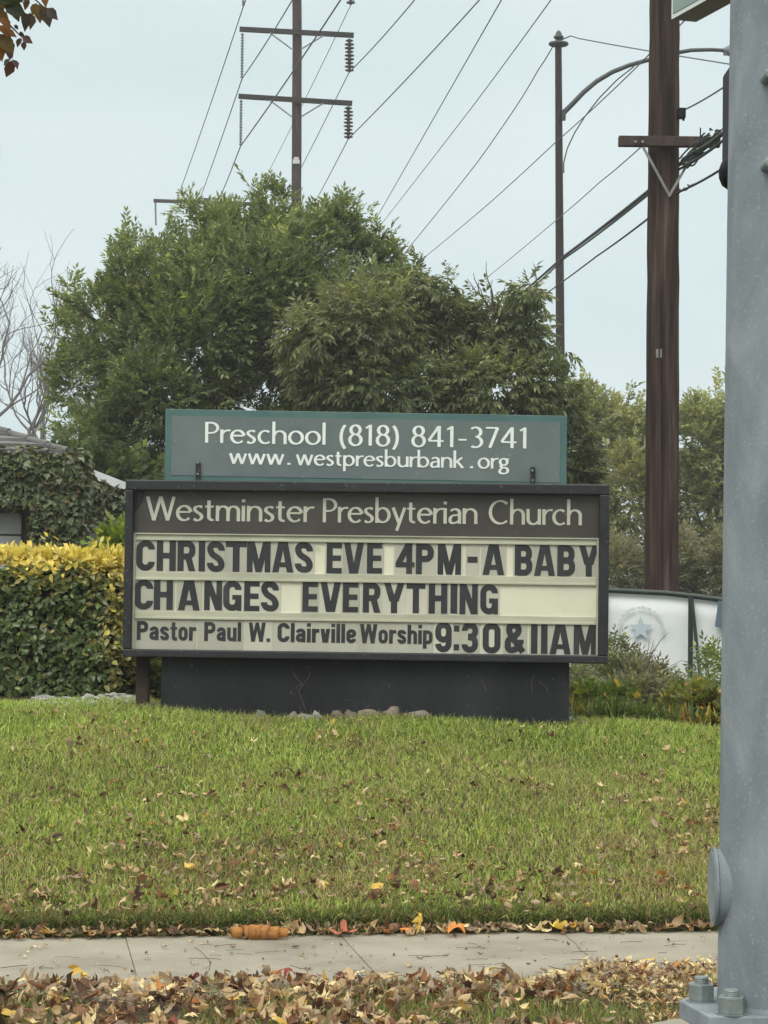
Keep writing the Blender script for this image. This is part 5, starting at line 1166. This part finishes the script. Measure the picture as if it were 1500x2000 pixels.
litter('leaf_litter', np.stack([x, y, H(x, y) + .024 + .008 * rg.random(len(x))], 1), rg.uniform(.016, .062, len(x)) ** 1.0, 'small dry leaf scraps caught in the lawn', 46, .6, np.array([.28, .08, .22, .18, .01, .01, .01, .21]))

# individual larger leaves
LW = {'lawn': ('caught in the lawn grass', 'fallen leaves on the lawn'), 'verge': ('on top of the leaf carpet by the pavement', 'fallen leaves on the verge')}
base_leaf = []
for k in range(32):
    c = k % 8; kind = 'lobed' if k // 8 < 2 else 'narrow'
    v, f = palm(rgl) if kind == 'lobed' else oval(rgl, rgl.uniform(.10, .26)); v = curl(v, rgl, rgl.uniform(1.1, 2.4)); v[:, 2] -= v[:, 2].min()
    col = np.repeat(PAL[c][1][None], len(v), 0) * (1 + .10 * rgl.normal(size=(len(v), 1)))
    base_leaf.append((v, f, np.clip(col, .01, .85), PAL[c][0], kind))
first = {}
def put_leaf(k, x, y, z, s, where, R_=None, label=None):
    v, f, col, cn_, kd = base_leaf[k]
    if k not in first:
        o = npmesh('fallen_leaf', v, f, M['dryleaf'], None, col); first[k] = o
    else:
        o = first[k].copy(); C.objects.link(o)
    o.location = (x, y, z); o.scale = (s, s, s); o.rotation_euler = Matrix(R_.tolist()).to_euler() if R_ is not None else (0, 0, 0)
    tag(o, label or ('curled %s %s leaf %s' % (cn_, kd, LW[where][0])), 'leaf', LW[where][1]); return o
rg = np.random.default_rng(77); cnt = 0
while cnt < 165:
    u_, v_ = rg.uniform(-1.2, 2.4), rg.uniform(6.15, 7.14); x_, y_ = uv2xy(u_, v_)
    if (((x_ - .50) / .28) ** 2 + ((y_ - 6.66) / .20) ** 2 < 1 and rg.random() < .85): continue
    if abs(x_) > .168 * y_ - .02 or math.hypot(x_ - PC[0], y_ - PC[1]) < .45 or (x_ > .72) : continue
    if rg.random() < .6 * math.exp(-(((x_ - .48) / .36) ** 2 + ((y_ - 6.68) / .26) ** 2)): continue
    c = rg.choice(8, p=WTS); k = c + 8 * rg.integers(0, 4); put_leaf(k, x_, y_, .020 + .02 * rg.random(), rg.uniform(.055, .105), 'verge', rotm(rg, .6)); cnt += 1
cnt = 0
while cnt < 115:
    u_ = rg.uniform(-1.6, 3.2); dv = .04 + 3.0 * rg.random() ** 1.6; x_, y_ = uv2xy(u_, V_S1 + dv)
    if abs(x_) > .168 * y_ - .03 or vnoise(np.array([x_]), np.array([y_]), 2.3, 61)[0] < .3: continue
    c = rg.choice(8, p=np.array([.28, .16, .20, .10, .04, .03, .02, .17])); k = c + 8 * rg.integers(0, 4); put_leaf(k, x_, y_, float(H(x_, y_)) + .022, rg.uniform(.04, .085), 'lawn', rotm(rg, .6)); cnt += 1
# singled out leaves
def special(px, py, v_st, size, colr, lab, kind, seed, amt=1.3, tilt=.9, lift=.0):
    rg = np.random.default_rng(seed); Yq = 8.0; py += 9 if 1800 < py < 1830 else 0
    for _ in range(40):
        p = at(px, py, Yq); 
        if p[2] > H(p[0], p[1]) + .005: Yq += .02
        else: break
        if Yq > 12: break
    while True:
        p = at(px, py, Yq)
        if p[2] < max(float(H(p[0], p[1])), .0): Yq -= .01
        else: break
    v, f = palm(rg) if kind == 'p' else oval(rg, .34); v = curl(v, rg, amt); R_ = rotm(rg, tilt); v = v @ R_.T; v[:, 2] -= v[:, 2].min(); col = np.repeat(colr[None], len(v), 0) * (1 + .08 * rg.normal(size=(len(v), 1)))
    p[2] = max(float(H(p[0], p[1])), .004) + .008 + lift
    o = npmesh('fallen_leaf', v * size, f, M['dryleaf'], None, np.clip(col, .01, .85)); o.location = tuple(p); return tag(o, lab, 'leaf', 'larger leaves along the pavement edge')
YEL, CRM, ORG, RED = s2l(226, 196, 96), s2l(228, 214, 168), s2l(204, 138, 72), s2l(140, 74, 62)
special(822, 1822, 0, .13, YEL, 'upright yellow star shaped leaf leaning on the lawn edge', 'p', 1, 1.6, 1.2)
special(890, 1822, 0, .12, ORG, 'orange crumpled leaf just right of the yellow star leaf', 'p', 2, 1.2, .5)
special(955, 1808, 0, .085, s2l(200, 170, 84), 'dull yellow oval leaflet standing at the lawn edge', 'o', 3, .8, 1.1)
special(1050, 1815, 0, .12, CRM, 'cream pointed leaf standing up at the lawn edge', 'p', 4, 1.8, 1.1)
special(1085, 1817, 0, .10, YEL, 'pale yellow curled leaf beside the cream pointed one', 'p', 5, 1.6, .7)
special(670, 1823, 0, .12, s2l(178, 110, 84), 'flat reddish leaf at the middle of the lawn edge', 'p', 6, .9, .3)
special(790, 1832, 0, .06, ORG, 'small orange leaf lying on the pavement', 'o', 7, 1.0, .4)
special(210, 1712, 0, .10, CRM, 'cream upright lobed leaf on the left of the lawn', 'p', 8, 1.7, 1.0, .02)
special(375, 1708, 0, .09, s2l(214, 190, 110), 'pale yellow folded leaf low in the lawn', 'o', 9, 1.2, .8, .02)
special(735, 1756, 0, .065, s2l(212, 182, 92), 'bright yellow leaf in the dark grass near the pavement', 'o', 10, 1.2, .6, .03)
special(565, 1925, 0, .09, RED, 'dark red folded leaf at the near side of the pavement', 'p', 11, 1.3, .7, .01)
special(165, 1935, 0, .11, s2l(206, 172, 84), 'large olive yellow leaf curling up from the verge', 'p', 12, 1.5, .8, .02)
special(670, 1925, 0, .07, s2l(104, 62, 62), 'purple brown leaf at the near side of the pavement', 'o', 13, 1.3, .7, .01)
# rolled orange leaf: a coil of curled lobes
pc = at(508, 1818, 8.12); pc[2] = .028; V = []; F = []; Cc = []; rg = np.random.default_rng(5)
for q in range(6):
    cx = pc[0] - .080 + .032 * q; r_ = (.021, .028, .030, .028, .025, .018)[q]; th0 = rg.uniform(-1.1, -.7); th1 = rg.uniform(2.6, 3.7); tl = rg.normal() * .18; b0 = len(V)
    for i in range(15):
        th = th0 + i * (th1 - th0) / 14; e = math.sin(math.pi * i / 14) ** .6
        for s_ in (-.5, -.2, .2, .5):
            rr_ = r_ * (1.0 + .20 * abs(s_) * 2 - .12 + .05 * rg.normal())
            V.append((cx + s_ * (.034 + .010 * e) + tl * rr_ * math.cos(th) + .0015 * rg.normal(), pc[1] - rr_ * math.cos(th), pc[2] - .004 + rr_ * math.sin(th)))
            Cc.append(s2l(192, 136, 76) * (.42 + .58 * (1 - abs(s_) * 1.5)) * rg.uniform(.75, 1.1))
    F += [(b0 + 4 * i + j, b0 + 4 * i + j + 1, b0 + 4 * i + j + 5, b0 + 4 * i + j + 4) for i in range(14) for j in range(3)]
tag(npmesh('fallen_leaf', np.array(V), np.array(F), M['dryleaf'], None, np.array(Cc), True), 'large orange leaf rolled into a ribbed tube at the lawn edge', 'leaf', 'larger leaves along the pavement edge')
# little weed at the lawn edge by the pole
strap('weed', 'small broad leaved weed at the lawn edge beside the hand hole cover', 1345, 1812, 8.5, 14, .05, 120, [s2l(86, 118, 70), s2l(120, 136, 84)], .010)
for o in bpy.data.objects:
    if o.name == 'weed' and 'group' in o: del o['group']

# ------------------------------------------------------------------ street tree branch hanging in at the top left
YO = 7.0; tb = np.array([-2.3, YO + .2, 0.0]); ot = empty('street_tree', (tb[0], tb[1], -.01), 'street tree whose bronze leaved branch tips hang in at the top left', 'tree')
m = MB(); top_ = at(-260, -140, YO); m.tube([tb + np.array([0, 0, -.1]), tb + np.array([.03, 0, 1.2]), tb + np.array([-.02, 0, 2.2]), tb + np.array([.05, 0, 3.4])], [.13, .10, .09, .06], 14)
tw = [[(-700, -200), (-420, -190), (-200, -120), (-60, -30), (10, 8), (40, 25), (62, 30)], [(-60, -30), (-10, 25), (20, 50), (40, 70), (55, 82)], [(-60, -30), (-25, 40), (0, 72), (10, 100), (20, 118)],
      [(-200, -120), (-40, -60), (30, -25), (70, 0), (90, 18), (103, 28)], [(-60, -30), (-40, 30), (-25, 80), (-15, 120)]]
for q, t in enumerate(tw): m.tube([at(x, y, YO + .02 * q) for x, y in t], np.linspace(.02 if q == 0 else .005, .0012, len(t)), 6)
m.build('trunk', M['bark'], ot)
LEAVES = [(-5, -12, 30, 8, 0), (8, 8, 52, 30, 0), (30, 18, 36, 42, 0), (45, 22, 52, 62, 1), (58, 24, 62, 58, 1), (30, -6, 58, 2, 0), (58, -2, 46, 20, 2), (72, 6, 62, 30, 2), (76, 8, 78, 44, 2), (84, 12, 98, 52, 1), (92, 16, 112, 38, 1), (80, -14, 92, 14, 3),
          (28, 48, 36, 58, 1), (38, 62, 48, 72, 0), (44, 72, 63, 84, 4), (42, 74, 32, 92, 1), (48, 80, 46, 99, 1), (-6, 22, 18, 44, 2), (-4, 34, 24, 60, 3), (-8, 50, 26, 76, 3), (6, 62, 33, 70, 3), (0, 66, 24, 106, 2), (8, 74, 24, 112, 2), (14, 100, 22, 116, 4), (-8, 84, 8, 120, 3), (-14, 88, 2, 124, 3),
          (20, 116, 5, 128, 1), (22, 118, 13, 152, 4), (24, 116, 36, 134, 4), (-20, -20, 14, 18, 2), (-30, 10, 4, 40, 3), (-40, 40, -8, 70, 2), (-30, 60, -4, 96, 3), (10, -20, 44, 6, 0), (-20, 0, 10, 24, 0), (60, -26, 84, -4, 2)]
LC = [s2l(52, 60, 36), s2l(70, 66, 60), s2l(96, 84, 44), s2l(124, 86, 42), s2l(82, 62, 58)]
P, D, Sz, Cc = [], [], [], []
for (xa, ya2, xb, yb2, c) in LEAVES:
    yy = YO + random.uniform(-.05, .08); a_, b_ = at(xa, ya2, yy), at(xb, yb2, yy + random.uniform(-.012, .012)); P.append(a_); D.append(b_ - a_); Sz.append(np.linalg.norm(b_ - a_)); Cc.append(LC[c] * random.uniform(.8, 1.2))
P, D, Sz, Cc = map(np.array, (P, D, Sz, Cc)); n = len(P); rg = np.random.default_rng(8); X, Yd, Z = frames(D, np.array([0.1, -.9, .25]), rg)
ov2 = ov * np.array([1.15, 1, 1.6]); v, f = scatter(ov2, ovf, P, X, Yd, Z, Sz); npmesh('leaves', v, f, leafmat('bronze_leaf', .45, .5, .3, (1.3, 1.0, .6)), ot, np.repeat(Cc, len(ov2), 0))
